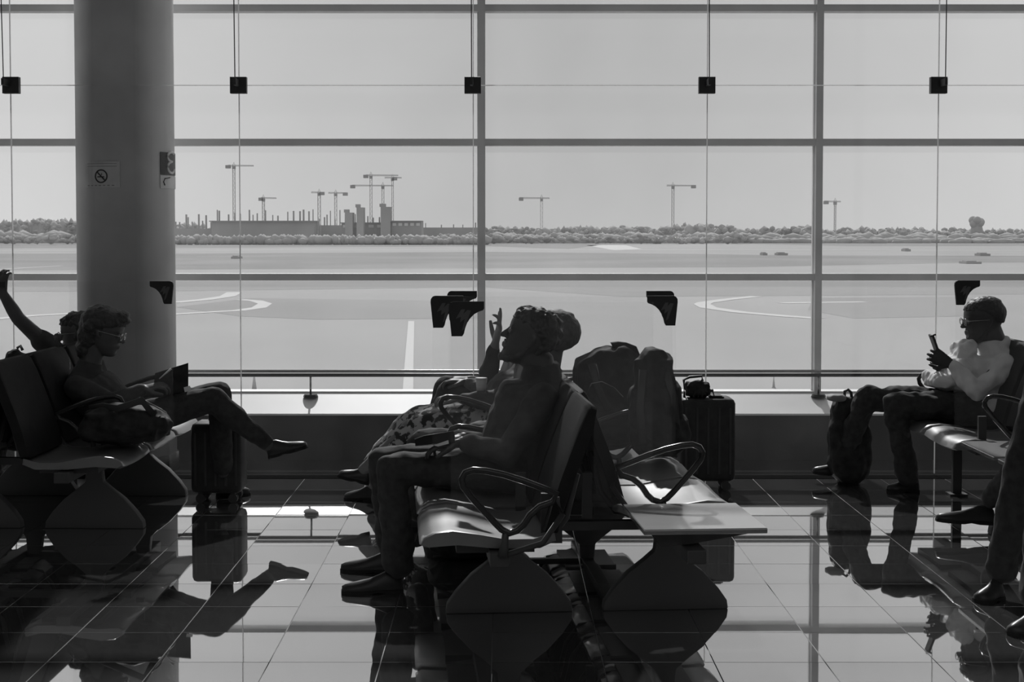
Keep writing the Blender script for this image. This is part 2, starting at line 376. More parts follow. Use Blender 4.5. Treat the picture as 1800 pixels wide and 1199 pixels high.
pts = [colpt(am+.16*cos(t), (zm+z1)/2+.045+.03*sin(t), rs+.005) for t in [radians(d) for d in range(40, 281, 30)]] + [colpt(am-.16*cos(t), (zm+z1)/2-.02-.035*sin(t), rs+.005) for t in [radians(d) for d in range(-80, 161, 30)]]
tube(b, pts, .008, 6); fin(b, 'curled_letter', 'signface', sg, inv=isg)
b = nb(); tube(b, [colpt(a0+.12, z0+.02, rs+.005), colpt(a0+.08, (z0+zm)/2, rs+.005), colpt(a0+.12, zm-.02, rs+.005), colpt(a0+.3, zm-.012, rs+.005)], .004, 6); fin(b, 'printed_curve', 'signink', sg, inv=isg)
tag(sg, 'narrow two-part sign wrapped round the right edge of the grey column', 'sign')

# low barrier rail on the sill
yr = 9.985
r1 = P(CX, 652.5, yr); r2 = P(CX, 659.5, yr)
ra = empty('barrier_rail', (0, yr, zs)); ir = Matrix.Translation((0, -yr, -zs))
b = nb(); tube(b, [(-8.9, yr, r1.z), (8.9, yr, r1.z)], .0105, 10); fin(b, 'upper_tube', 'chrome', ra, True, ir)
b = nb(); tube(b, [(-8.9, yr, r2.z), (8.9, yr, r2.z)], .0125, 10); fin(b, 'lower_tube', 'steel', ra, True, ir)
pa, pb = P(545, 690, yr-.03).x, P(1440.5, 690, yr-.03).x
for k in range(-2, 4):
    x = pa+(pb-pa)*k
    if abs(x) > 8.8: continue
    b = nb(); tube(b, [(x, yr, zs), (x, yr, r2.z)], .007, 10); fin(b, 'post', 'chrome', ra, True, ir)
    b = nb(); bmesh.ops.create_cone(b, cap_ends=True, segments=24, radius1=.05, radius2=.042, depth=.014, matrix=Matrix.Translation((x, yr, zs-.007))); fin(b, 'base_disc', 'steel', ra, False, ir)
tag(ra, 'low double steel barrier rail along the window sill', 'railing')

# ------------------------------------------------------------------ outdoors: apron, grass, markings
ZG = -6.9
b = nb(); vs = [b.verts.new(p) for p in ((-3500, 11, ZG), (3500, 11, ZG), (3500, 5200, ZG), (-3500, 5200, ZG))]; b.faces.new(vs)
vs2 = [b.verts.new((v.co.x, v.co.y, ZG-1)) for v in vs]; b.faces.new(vs2[::-1])
tag(fin(b, 'airport_apron', 'apron'), kind='structure')
b = nb(); box(b, (-9.2, 10.3, ZG), (9.2, 10.6, zs-.05)); tag(fin(b, 'wall_outer', 'wall'), kind='structure')
def patch(name, m, pts, z, th=.03, **k):
    z = min(z, .015)
    b = nb(); q = [G(x, y, ZG) for x, y in pts]
    a = [b.verts.new((p.x, p.y, ZG+z)) for p in q]; b.faces.new(a)
    c = [b.verts.new((p.x, p.y, ZG)) for p in q]; n = len(a)
    if z < 0: return
    for v in c: v.co.z = ZG+z-.002
    for i in range(n): b.faces.new((a[i], c[i], c[(i+1) % n], a[(i+1) % n]))
    b.faces.new(c[::-1])
    return tag(fin(b, name, m), kind='structure', **k)
def ribbon(name, m, pts, wd, z=.06):
    z = min(z, .03)
    b = nb(); q = [G(x, y, ZG) for x, y in pts]
    L, R = [], []
    for i, p in enumerate(q):
        d = (q[min(i+1, len(q)-1)]-q[max(i-1, 0)]); d.z = 0; d.normalize(); s = Vector((-d.y, d.x, 0))*(wd/2)
        L.append(b.verts.new((p.x+s.x, p.y+s.y, ZG+z))); R.append(b.verts.new((p.x-s.x, p.y-s.y, ZG+z)))
    for i in range(len(q)-1): b.faces.new((L[i], R[i], R[i+1], L[i+1]))
    return tag(fin(b, name, m), kind='structure')
patch('far_grass', 'grass', [(-900, 417), (-900, 437), (300, 436), (860, 433), (1000, 438), (1060, 430), (1280, 428), (1500, 433), (2700, 430), (2700, 417)], .5)
patch('grass_strip', 'grass', [(-900, 447), (300, 446), (860, 443), (1430, 449), (2700, 452), (2700, 458), (1700, 462), (1300, 470), (1000, 471), (300, 474), (-900, 480)], .3)
patch('grass_strip', 'grass2', [(-900, 496), (400, 494), (1000, 492), (2700, 496), (2700, 512), (1400, 520), (1100, 522), (850, 505), (300, 512), (-900, 516)], .12)
patch('grass_strip', 'grass2', [(1430, 524), (1700, 522), (1735, 535), (1700, 556), (1500, 560), (1420, 545)], .12)
patch('grass_strip', 'grass2', [(310, 540), (440, 524), (840, 530), (840, 560), (560, 562), (420, 556)], .12)
ribbon('runway_edge', 'line', [(-900, 441), (300, 440), (860, 438.5), (2700, 441)], 6, .7)
patch('pale_runway_patch', 'line', [(1030, 431), (1100, 431), (1128, 438), (1080, 440)], .6)
ribbon('taxi_line', 'line', [(1330, 521), (1275, 527), (1240, 532), (1234, 535), (1245, 541), (1300, 549), (1380, 556), (1440, 560)], 1.9, .16)
ribbon('taxi_line', 'line', [(1372, 533), (1440, 532), (1520, 531)], 2.2, .16)
ribbon('taxi_line', 'line', [(306, 532), (360, 527), (400, 521), (412, 514)], 2.0, .16)
ribbon('taxi_line', 'line', [(422, 527), (450, 529), (466, 534), (455, 541), (420, 546), (300, 553)], 1.6, .16)
ribbon('taxi_line', 'line', [(-60, 567), (0, 560), (60, 555), (134, 551)], 1.8, .16)
ribbon('taxi_line', 'line', [(-60, 478), (40, 471), (108, 467.5)], 1.3, .5)
ribbon('taxi_line', 'line', [(723, 565), (719, 640), (716, 720)], .55, .16)
for (px, py, wpx, label) in ((413, 452, 14, 'small dark box by the runway left of the first glass joint'), (1376, 446, 18, 'small dark box beside the runway, left of the right mullion'), (1345, 446, 8, 'tiny dark box left of a larger one beside the runway'), (1712, 461, 27, 'long low dark box on the runway at far right'), (1732, 447, 18, 'small box beyond the long low one at far right'), (1596, 439, 10, 'tiny box on the runway between right mullion and right joint')):
    g = G(px, py+3, ZG); s = g.y/F; b = nb(); box(b, (g.x-wpx/2*s, g.y, ZG), (g.x+wpx/2*s, g.y+6, ZG+4*s)); box(b, (g.x-wpx/2.6*s, g.y+1, ZG+4*s), (g.x+wpx/4*s, g.y+5, ZG+5.5*s))
    tag(fin(b, 'distant_vehicle', 'veh'), label, 'vehicle')
for (px, pt, pb_, wpx, label) in ((447, 661, 686, 11, 'tapered grey cone on the apron below the rail, near the seated reader'), (1360, 662, 682, 6, 'slim grey cone on the apron, left of the right window mullion')):
    g = G(px, pb_, ZG); s = g.y/F; hh = (pb_-pt)*s
    t = empty('traffic_cone', g); b = nb(); bmesh.ops.create_cone(b, cap_ends=True, segments=20, radius1=wpx/2*s*.85, radius2=wpx/2*s*.25, depth=hh, matrix=Matrix.Translation((0, 0, hh/2))); fin(b, 'cone_body', 'cone', t, True)
    b = nb(); box(b, (-wpx/2*s, -wpx/2*s, 0), (wpx/2*s, wpx/2*s, .05)); fin(b, 'cone_base', 'cone', t)
    tag(t, label, 'cone')

# tree lines
V3 = Vector
def treeline(name, x0, x1, top, D, n, seed, hvar=6, low=424):
    rnd = random.Random(seed); b = nb(); s = D/F
    for k in range(n):
        px = x0+(x1-x0)*(k+rnd.random())/n
        tpy = top(px)+rnd.uniform(-hvar*.3, hvar)
        d = D*rnd.uniform(.97, 1.06); c = P(px, tpy+3*noise.noise(V3((px*.03, seed, 0))), d); hh = max(3, c.z-ZG); r = 5.5*s*rnd.uniform(.6, 1.6)
        ball(b, (c.x, d, ZG+hh*.5), (r*1.6, r, hh*.5), 1)
        for q in range(7): ball(b, (c.x+rnd.uniform(-3, 3)*r, d-rnd.uniform(0, 6), ZG+hh*rnd.uniform(.35, .86)), (r*.8, r*.8, r*rnd.uniform(.4, .7)), 1)
    for v in b.verts: v.co += Vector((noise.noise(v.co*.11), noise.noise(v.co*.13+Vector((9, 0, 0))), noise.noise(v.co*.12+Vector((0, 7, 0)))))*1.8
    return tag(fin(b, name, 'trees', smooth=True), kind='stuff', label=None)
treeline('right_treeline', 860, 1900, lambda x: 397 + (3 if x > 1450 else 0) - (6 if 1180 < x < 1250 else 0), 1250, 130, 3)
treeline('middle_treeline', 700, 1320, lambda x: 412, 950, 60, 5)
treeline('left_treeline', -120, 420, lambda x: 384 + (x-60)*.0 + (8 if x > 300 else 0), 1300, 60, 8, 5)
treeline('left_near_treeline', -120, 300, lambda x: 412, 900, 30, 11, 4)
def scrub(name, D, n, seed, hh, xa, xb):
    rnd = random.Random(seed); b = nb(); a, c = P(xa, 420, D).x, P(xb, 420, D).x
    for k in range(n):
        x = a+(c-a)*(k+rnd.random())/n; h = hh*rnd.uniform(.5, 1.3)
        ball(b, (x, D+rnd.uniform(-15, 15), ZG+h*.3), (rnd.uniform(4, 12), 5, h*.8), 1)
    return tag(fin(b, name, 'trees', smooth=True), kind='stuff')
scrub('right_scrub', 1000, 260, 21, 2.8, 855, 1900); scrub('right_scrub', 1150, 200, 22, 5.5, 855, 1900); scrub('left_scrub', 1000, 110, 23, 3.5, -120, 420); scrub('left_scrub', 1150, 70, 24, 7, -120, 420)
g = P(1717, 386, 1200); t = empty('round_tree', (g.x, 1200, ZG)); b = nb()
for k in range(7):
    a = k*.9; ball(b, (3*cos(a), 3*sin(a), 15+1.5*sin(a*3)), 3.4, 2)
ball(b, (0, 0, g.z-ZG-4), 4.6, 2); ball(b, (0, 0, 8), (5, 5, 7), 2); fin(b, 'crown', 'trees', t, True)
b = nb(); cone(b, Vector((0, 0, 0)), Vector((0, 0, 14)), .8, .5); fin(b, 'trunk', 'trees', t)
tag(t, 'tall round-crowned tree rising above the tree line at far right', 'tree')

# construction site on the left
def bld(name, label, px0, px1, pyt, D, feats=(), m='far', depth=30):
    a, c = P(px0, pyt, D), P(px1, pyt, D); org = Vector(((a.x+c.x)/2, D, ZG)); t = empty(name, org); s = D/F
    H = a.z-ZG; W = (c.x-a.x)/2
    b = nb(); box(b, (-W, 0, 0), (W, depth, H)); fin(b, 'building_body', m, t)
    for f in feats: f(t, W, H, s)
    tag(t, label, 'building'); return t
def posts(n, hp, seed):
    def f(t, W, H, s):
        rnd = random.Random(seed)
        for k in range(n):
            x = -W+2*W*(k+rnd.random()*.8)/n; h = hp*s*rnd.uniform(.4, 1.1); q = rnd.uniform(.5, 1.3)*s
            b = nb(); box(b, (x-q, 2, H), (x+q, 4, H+h)); fin(b, 'rising_column', 'far', t)
    return f
def floorslots(n):
    def f(t, W, H, s):
        for k in range(n):
            x = -W+2*W*(k+.5)/n; b = nb(); box(b, (x-W/n*.6, -.4, H-9*s), (x+W/n*.6, 0, H-4*s)); fin(b, 'window_opening', 'sill', t)
    return f
def slab(t, W, H, s):
    b = nb(); box(b, (-W*1.04, -2, H-1.6*s), (W*1.04, 20, H)); fin(b, 'roof_slab', 'cranedark', t)
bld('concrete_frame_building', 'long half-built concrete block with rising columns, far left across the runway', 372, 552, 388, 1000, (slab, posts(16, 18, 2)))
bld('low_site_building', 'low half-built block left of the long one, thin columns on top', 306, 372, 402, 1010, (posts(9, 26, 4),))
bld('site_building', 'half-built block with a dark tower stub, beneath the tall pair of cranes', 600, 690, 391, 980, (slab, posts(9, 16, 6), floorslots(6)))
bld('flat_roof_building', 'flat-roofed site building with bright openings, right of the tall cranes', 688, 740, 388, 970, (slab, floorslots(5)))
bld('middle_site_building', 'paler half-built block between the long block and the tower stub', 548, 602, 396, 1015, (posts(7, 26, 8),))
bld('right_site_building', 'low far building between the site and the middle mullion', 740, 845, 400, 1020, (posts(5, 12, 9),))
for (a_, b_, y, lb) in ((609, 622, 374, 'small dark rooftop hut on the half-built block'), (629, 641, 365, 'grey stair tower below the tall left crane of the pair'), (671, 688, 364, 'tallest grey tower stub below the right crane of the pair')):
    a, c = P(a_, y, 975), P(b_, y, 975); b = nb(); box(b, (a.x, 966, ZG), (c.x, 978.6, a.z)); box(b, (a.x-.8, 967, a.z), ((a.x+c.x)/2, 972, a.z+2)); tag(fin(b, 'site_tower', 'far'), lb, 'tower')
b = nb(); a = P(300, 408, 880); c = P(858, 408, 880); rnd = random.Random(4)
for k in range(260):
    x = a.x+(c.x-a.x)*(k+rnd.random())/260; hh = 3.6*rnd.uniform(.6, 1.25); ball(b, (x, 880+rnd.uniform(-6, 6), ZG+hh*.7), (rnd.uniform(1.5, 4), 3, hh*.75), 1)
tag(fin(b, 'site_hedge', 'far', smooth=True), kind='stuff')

def crane(mx, base, top, j0, j1, D, label, jy=None, cw=None, luff=False, thin=1.0):
    """tower crane: mast at mx from base to top, jib from j0 to j1"""
    s = D/F; g = P(mx, top, D); H = g.z-ZG; t = empty('tower_crane', (g.x, D, ZG)); wd = 2.0*s*thin; q = .28*s
    b = nb()
    for sx in (-1, 1):
        for sy in (-1, 1): box(b, (sx*wd-q, sy*wd-q, 0), (sx*wd+q, sy*wd+q, H))
    k = 0; z = 0
    while z < H-4*s:
        for sy in (-1, 1): tube(b, [(-wd*(1 if k % 2 else -1), sy*wd, z), (wd*(1 if k % 2 else -1), sy*wd, z+4*s)], q*.7, 4)
        z += 4*s; k += 1
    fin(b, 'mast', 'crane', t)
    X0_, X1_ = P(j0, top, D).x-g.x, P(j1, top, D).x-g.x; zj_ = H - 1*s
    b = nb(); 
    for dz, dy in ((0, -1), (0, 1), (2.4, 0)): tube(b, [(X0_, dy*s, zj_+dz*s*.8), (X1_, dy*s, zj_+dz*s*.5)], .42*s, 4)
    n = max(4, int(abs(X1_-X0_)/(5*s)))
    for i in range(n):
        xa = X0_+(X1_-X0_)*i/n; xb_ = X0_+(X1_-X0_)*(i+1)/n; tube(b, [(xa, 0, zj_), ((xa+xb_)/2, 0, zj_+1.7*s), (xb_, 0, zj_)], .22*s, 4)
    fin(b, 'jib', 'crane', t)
    cb = X0_ if abs(X0_) < abs(X1_) else X1_
    if cw is not None: cb = P(cw, top, D).x-g.x
    b = nb(); box(b, (cb-4*s, -2, zj_-4*s), (cb+4*s, 2, zj_+1.5*s)); fin(b, 'counterweight', 'cranedark', t)
    b = nb(); box(b, (-2.4*s, -2, H-6*s), (2.4*s, 2, H-1*s)); fin(b, 'cab', 'cranedark', t)
    b = nb(); tube(b, [(-2*s, 0, H), (0, 0, H+6*s), (2*s, 0, H)], .5*s, 4); fin(b, 'mast_peak', 'crane', t)
    tag(t, label, 'crane', 'tower cranes on the far site')
crane(411, 385, 291, 401, 446, 1050, 'tall tower crane just left of the first glass joint, jib to the right')
crane(463, 388, 348, 459, 486, 1100, 'small distant tower crane right of the first glass joint')
crane(561, 400, 338, 547, 566, 1000, 'stout tower crane with short jib left of the dumbbell-like one', cw=566, thin=1.2)
crane(590, 400, 339, 577, 611, 1060, 'tower crane whose heavy block points right, centre of the left site', cw=607)
crane(652, 385, 308, 643, 700, 990, 'tallest tower crane of the close pair, raised arm at its left')
crane(673, 385, 326, 619, 692, 1010, 'tower crane with jib ending left, lower one of the close pair', cw=620)
crane(690, 388, 312, 676, 706, 1080, 'slim tower crane at the right of the close pair', cw=694, thin=.8)
crane(952, 415, 348, 913, 966, 1300, 'tower crane right of the middle mullion, block at its left end', cw=916)
crane(1183, 415, 326, 1172, 1222, 1300, 'tall tower crane left of the fourth glass joint, block at right end', cw=1219)
crane(1468, 415, 354, 1449, 1478, 1400, 'faint small tower crane just right of the right mullion', cw=1452, thin=.7)

# ------------------------------------------------------------------ benches
def backprof():
    # side profile (v, z) of one backrest
    f = [(.185, .425), (.165, .50), (.135, .60), (.10, .70), (.062, .80), (.030, .865), (.018, .875)]
    r = [(.000, .868), (.012, .80), (.048, .70), (.085, .60), (.118, .50), (.14, .42)]
    return f + r
PAN = [(.15, .425), (.22, .405), (.32, .405), (.42, .425), (.52, .44), (.585, .432), (.62, .412), (.632, .39), (.61, .378), (.50, .385), (.36, .37), (.2, .37), (.145, .395)]
ARM = [(.150, .575), (.20, .595), (.27, .622), (.34, .645), (.40, .658), (.445, .662), (.473, .652), (.486, .630), (.480, .605), (.45, .565), (.41, .52), (.37, .475), (.345, .45), (.318, .437), (.29, .445), (.268, .465), (.245, .50), (.21, .53), (.165, .545)]
def bow(b, L):
    pass
def padmesh(prof, u0, u1, name, m, parent, side, rnd=.045, n=6, sag=.012):
    """cushion with rounded ends: profile swept along u, shrinking at both ends"""
    b = nb(); R = []
    cxv = sum(p[0] for p in prof)/len(prof); czv = sum(p[1] for p in prof)/len(prof)
    us = [0, .3, .7, 1.0]
    seq = [(u0, .90), (u0+.006, .965), (u0+.022, 1.0)] + [(u0+.022+(u1-u0-.044)*k/4, 1.0) for k in (1, 2, 3)] + [(u1-.022, 1.0), (u1-.006, .965), (u1, .90)]
    for u, k in seq:
        t = (u-u0)/(u1-u0); dz = -sag*4*t*(1-t)
        R.append([(side*(cxv+(p[0]-cxv)*(.5+.5*k)), u, czv+(p[1]-czv)*k + dz) for p in prof])
    rings(b, R); return fin(b, name, m, parent, smooth=False)
def smooth_by(o, ang=40):
    for p in o.data.polygons: p.use_smooth = True
    try: o.data.set_sharp_from_angle(angle=radians(ang))
    except Exception: pass
    return o
def armrest(parent, u, side):
    b = nb(); tube(b, [(side*v, u, z) for v, z in ARM], .0125, 8, closed=True, flat=1.15, ref=Vector((0, 1, 0)))
    o = fin(b, 'armrest', 'steel', parent, True); 
    b = nb(); tube(b, [(side*.33, u, .44), (side*.335, u, .40), (side*.34, u, .355)], [.012, .014, .02], 8); tube(b, [(side*.15, u, .56), (side*.13, u, .50), (side*.2, u, .40), (side*.33, u, .36)], .011, 8)
    fin(b, 'armrest_stem', 'black', o, True)
def bench(name, label, org, yaw, units, legs, length, arms, beam0=-.03, slim=[]):
    """units: list of (kind, side, k); local y runs away from the viewer"""
    t = empty(name, org, yaw)
    for side in (-1, 1):
        b = nb(); xs = side*.35; box(b, (xs-.035, beam0, .315), (xs+.035, length, .365)); fin(b, 'beam', 'black', t, bevel=.004)
    for u in legs+slim:
        b = nb(); box(b, (-.315, u-.02, .32), (.315, u+.02, .355)); fin(b, 'cross_bar', 'black', t)
    for u in slim:
        for side in (-1, 1):
            b = nb(); box(b, (side*.35-.025, u-.015, .012), (side*.35+.025, u+.015, .315)); box(b, (side*.35-.05, u-.05, 0), (side*.35+.05, u+.05, .012)); fin(b, 'slim_leg', 'black', t)
    for kind, side, u0, u1 in units:
        if kind == 'seat':
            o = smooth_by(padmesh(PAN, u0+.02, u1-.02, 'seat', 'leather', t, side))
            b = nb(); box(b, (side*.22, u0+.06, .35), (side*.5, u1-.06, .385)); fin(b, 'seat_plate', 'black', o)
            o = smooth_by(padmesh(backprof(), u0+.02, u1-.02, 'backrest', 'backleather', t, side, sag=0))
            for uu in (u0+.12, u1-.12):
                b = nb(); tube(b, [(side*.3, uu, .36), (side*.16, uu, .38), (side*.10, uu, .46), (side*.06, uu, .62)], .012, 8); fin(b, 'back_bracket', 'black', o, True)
        elif kind == 'table':
            b = nb(); xa, xb = sorted((side*.165, side*.612)); box(b, (xa, u0, .416), (xb, u1, .434)); o = fin(b, 'side_table', 'chrome', t, bevel=.003)
            b = nb(); box(b, (xa+.002, u0+.002, .4342), (xb-.002, u1-.002, .4362)); fin(b, 'pale_top', 'table', o)
            b = nb(); prism(b, [(.20, .415), (.56, .415), (.56, .405), (.35, .37), (.24, .36)], u0+.06, u1-.06, lambda x, y, z: (side*x, y, z)); fin(b, 'table_bracket', 'black', o)
    for u, side in arms: armrest(t, u, side)
    for u in legs:
        for side, c in ((-1, -.27), (1, .35)):
            # domed cast foot: wide at the floor, curving up to the beam
            prof = [(-.25, 0), (-.245, .035), (-.21, .085), (-.15, .15), (-.085, .20), (-.045, .235), (-.035, .33), (.035, .33), (.045, .235), (.085, .20), (.15, .15), (.21, .085), (.245, .035), (.25, 0)]
            b = nb(); prism(b, [(c+x, z) for x, z in prof], u-.03, u+.03); o = fin(b, 'leg', 'castleg', t, bevel=.006)
            smooth_by(o, 30)
    tag(t, label, 'bench'); return t
oc = Vector((.335, 5.31, 0)); yc = math.atan(.0736)
def cpt(u, v, z=0): # centre bench local to world
    return oc + Vector((cos(yc)*v - sin(yc)*u, sin(yc)*v + cos(yc)*u, z))
pit = .575
bc = bench('back_to_back_bench', 'centre bench: back-to-back dark seats on black domed feet, pale side table at near right', oc, yc,
    [('table', 1, 0, .5)] + [('seat', 1, .54+pit*k, .54+pit*(k+1)) for k in range(5)] + [('seat', -1, 0+pit*k, pit*(k+1)) for k in range(6)],
    [.60, 3.0], 3.45, [(.535, 1), (.54+2*pit, 1), (.54+3*pit, 1), (.54+5*pit, 1), (-.03, -1), (pit*2, -1), (pit*4, -1)])
ol = Vector((-2.42, 7.05, 0)); yl = -math.atan(.02)
bl = bench('back_to_back_bench', 'left bench: dark back-to-back seats where the woman sits reading', ol, yl,
    [('seat', s, .0+.55*k, .55*(k+1)) for k in range(3) for s in (1, -1)], [.52, 1.45], 1.7, [(0, -1), (.55, 1), (1.1, -1), (1.66, 1)])
orr = Vector((2.92, 6.5, 0)); 
br = bench('back_to_back_bench', 'right bench: leather seats and pale tables under the man with the phone', orr, 0,
    [('table', -1, 0, .5), ('table', -1, .56, 1.08), ('seat', -1, 1.12, 1.70), ('seat', -1, 1.72, 2.3)] + [('seat', 1, .0+.57*k, .57*(k+1)) for k in range(4)],
    [.9], 2.32, [(1.10, -1), (2.31, -1), (0, 1), (1.14, 1)], slim=[2.0])

# clear dividers with black corner brackets
def bracket(parent, x, z, s, y, flip):
    pts = [(.06, -1.0), (.02, -.6), (-.02, -.2), (-.01, -.10), (.04, -.03), (.11, 0), (1.0, 0), (1.0, -.20), (.97, -.25), (.85, -.29), (.72, -.36), (.60, -.48), (.51, -.62), (.45, -.78), (.42, -.92), (.37, -1.0)]
    b = nb(); prism(b, [(x+flip*px*s, z+pz*s) for px, pz in pts], y-.008, y+.008); o = fin(b, 'corner_bracket', 'bracket', parent)
    b = nb(); l = [(.18, -.50), (.34, -.23), (.45, -.22), (.40, -.36), (.52, -.24), (.62, -.26), (.44, -.78), (.36, -.84), (.44, -.50), (.31, -.60), (.33, -.44)]
    prism(b, [(x+(flip*(px) if flip > 0 else -.74*s/s + 0*px + (1-px) - .26)*s, z+pz*s) for px, pz in l] if flip > 0 else [(x-.74*s+px*s, z+pz*s) for px, pz in l], y-.0095, y-.008)
    fin(b, 'printed_mark', 'logo', o)
def divider(pl, pr, y, label, left=True, right=True, top=None):
    a = P(pl, top, y); c = P(pr, top, y); s = .125; t = empty('clear_divider', ((a.x+c.x)/2, y, .45)); it = Matrix.Translation(-t.location)
    b = nb(); box(b, (a.x+.004, y-.002, .50), (c.x-.004, y+.002, a.z-.003)); fin(b, 'acrylic_sheet', 'acrylic', t, inv=it)
    def loc(v): return v - t.location
    la, lc = loc(a), loc(c)
    if left: bracket(t, la.x, la.z, s, 0, 1)
    if right: bracket(t, lc.x, lc.z, s*.93, 0, -1)
    for px in (la.x+.35, lc.x-.35):
        b = nb(); box(b, (px-.02, -.012, -.08), (px+.02, .012, .10)); fin(b, 'clamp_foot', 'black', t)
    tag(t, label, 'divider', 'clear dividers between the seats')
divider(790, 1150, 5.42, 'nearest clear divider on the centre bench, lowest bracket left of the head', True, False, 530)
divider(758, 1190, 5.89, 'second clear divider on the centre bench, bracket pair left and right of the heads', True, True, 520)
divider(787, 1184, 6.44, 'furthest clear divider on the centre bench, its brackets half hidden by the second', True, True, 511.5)
divider(120, 304, 7.62, 'clear divider on the left bench, bracket in front of the grey column', False, True, 494)
divider(1679, 1850, 7.68, 'clear divider on the right bench, bracket above the man with the phone', True, False, 493)

# ------------------------------------------------------------------ people
V = Vector
def soft(b, c, r, lump=.02, sub=3, sq=.75):
    k = len(b.verts); ball(b, (0, 0, 0), 1, sub); b.verts.ensure_lookup_table()
    for v in list(b.verts)[k:]:
        n = v.co.normalized(); p = V([math.copysign(abs(q)**sq, q) for q in n])
        v.co = V((p.x*r[0], p.y*r[1], p.z*r[2]))*(1+lump/max(r)*noise.noise(n*2.3+V(c))) + V(c)
HP = [ # z, front, back, half width   (head height 1, chin 0)
 (.00, .26, .06, .08), (.03, .345, .00, .15), (.08, .375, -.05, .20), (.14, .365, -.10, .235), (.20, .365, -.16, .265), (.235, .385, -.19, .275), (.27, .385, -.24, .285), (.31, .365, -.29, .295),
 (.37, .37, -.36, .31), (.44, .37, -.41, .325), (.50, .352, -.445, .34), (.54, .358, -.46, .35), (.59, .392, -.475, .36), (.66, .40, -.48, .365), (.74, .385, -.465, .355), (.82, .345, -.43, .33), (.89, .27, -.36, .28), (.95, .17, -.26, .20), (.985, .06, -.14, .11)]
def head_rings(b, T, grow=0.0, zmin=-1, zmax=2, frontcut=None):
    R = []
    for z, f, k, wd in HP:
        if z < zmin or z > zmax: continue
        f2 = f+grow; k2 = k-grow; w2 = wd+grow
        if frontcut is not None: f2 = min(f2, frontcut(z))
        c = (f2+k2)/2; a = (f2-k2)/2; R.append([T @ Vector((c+a*math.copysign(abs(cos(t))**.9, cos(t)), w2*math.copysign(abs(sin(t))**.9, sin(t)), z + (grow if z > .9 else 0))) for t in [2*pi*i/28 for i in range(28)]])
    rings(b, R)
def headT(pos, face, tilt, hs, yaw=0):
    t = radians(tilt); fx = Vector((face*cos(t), 0, sin(t))); uz = Vector((-face*sin(t), 0, cos(t))); ly = Vector((0, 1, 0))
    Rm = Matrix((fx, ly, uz)).transposed()
    if yaw: Rm = Matrix.Rotation(radians(yaw), 3, 'Z') @ Rm
    T = Matrix.Translation(pos) @ (Rm*hs).to_4x4() @ Matrix.Translation((.04, 0, -.5))
    return T
def hand(b, wrist, f, n, thumb, L=.18, curl=30, spread=6, curls=None):
    """palm and five fingers; f finger direction, n palm normal, thumb side sign"""
    f = Vector(f).normalized(); n = Vector(n); n = (n - f*n.dot(f)).normalized(); s = f.cross(n)*thumb
    k = L/.18; w = Vector(wrist)
    loft(b, [(w-f*.01*k, .024*k, .019*k), (w+f*.02*k, .032*k, .018*k), (w+f*.06*k, .041*k, .016*k), (w+f*.088*k, .040*k, .013*k), (w+f*.098*k, .034*k, .009*k)], s, 14)
    base = [(.030, .086, .072), (.010, .092, .082), (-.011, .090, .076), (-.031, .083, .058)]
    for i, (sx, fy, ln) in enumerate(base):
        p = w+s*sx*k+f*(fy-.02)*k; a = radians((1.2-i)*spread); d = (f*cos(a)+s*sin(a)).normalized()
        pts = [p, p+d*.02*k]; cu = radians((curls[i] if curls else curl)); ang = 0
        for q in (.45, .32, .23):
            ang += cu*(.6 if q == .45 else 1.0)*.9
            pts.append(pts[-1] + (d*cos(ang)+n*sin(ang))*ln*q*k)
        chain(b, pts, [.0095*k, .0095*k, .009*k, .0082*k, .0072*k])
    p = w+s*.028*k+f*.025*k; d = (f*.62+s*.62+n*.35).normalized(); q = p+d*.04*k; d2 = (f*.9+s*.1+n*.4).normalized()
    chain(b, [p-d*.015*k, q, q+d2*.03*k, q+d2*.054*k], [.015*k, .0125*k, .0105*k, .0085*k])
def shoe(name, parent, heel, toe, up, m='shoe', wd=.045, tall=.075, inv=None, pointy=False, boot=.0):
    heel, toe = Vector(heel), Vector(toe); f = toe-heel; L = f.length; f.normalize(); u = Vector(up); u = (u-f*u.dot(f)).normalized(); s = f.cross(u)
    st = [(0, .6, .75), (.04, .72, .95), (.15, .78, 1.05), (.28, .76, 1.0), (.42, .8, .78), (.55, .93, .62), (.70, 1.0, .52), (.84, .90 if not pointy else .7, .42), (.94, .66 if not pointy else .42, .33), (1.0, .32 if not pointy else .15, .22)]
    b = nb(); R = []
    for t, a, h in st:
        c = heel+f*L*t; hh = tall*h; ww = wd*a; ring = []
        for j in range(16):
            q = 2*pi*j/16; yy = cos(q)*ww; zz = sin(q)
            zz = hh*zz if zz > 0 else .006*zz
            if zz > 0: yy *= (1-.35*(zz/hh)**2)
            ring.append(c+s*yy+u*(zz+.014))
        R.append(ring)
    rings(b, R); o = fin(b, name, m, parent, True, inv)
    b = nb(); R = []
    for t, a, h in st:
        c = heel+f*L*(t*1.02-.01); ww = wd*a*1.06; th = .016 if t < .3 else .011; bo = 0 if t < .3 or t > .5 else .006
        R.append([c+s*ww+u*.014, c-s*ww+u*.014, c-s*ww+u*bo, c+s*ww+u*bo])
    rings(b, R); q = fin(b, 'sole', 'sole', o, False, inv)
    return o
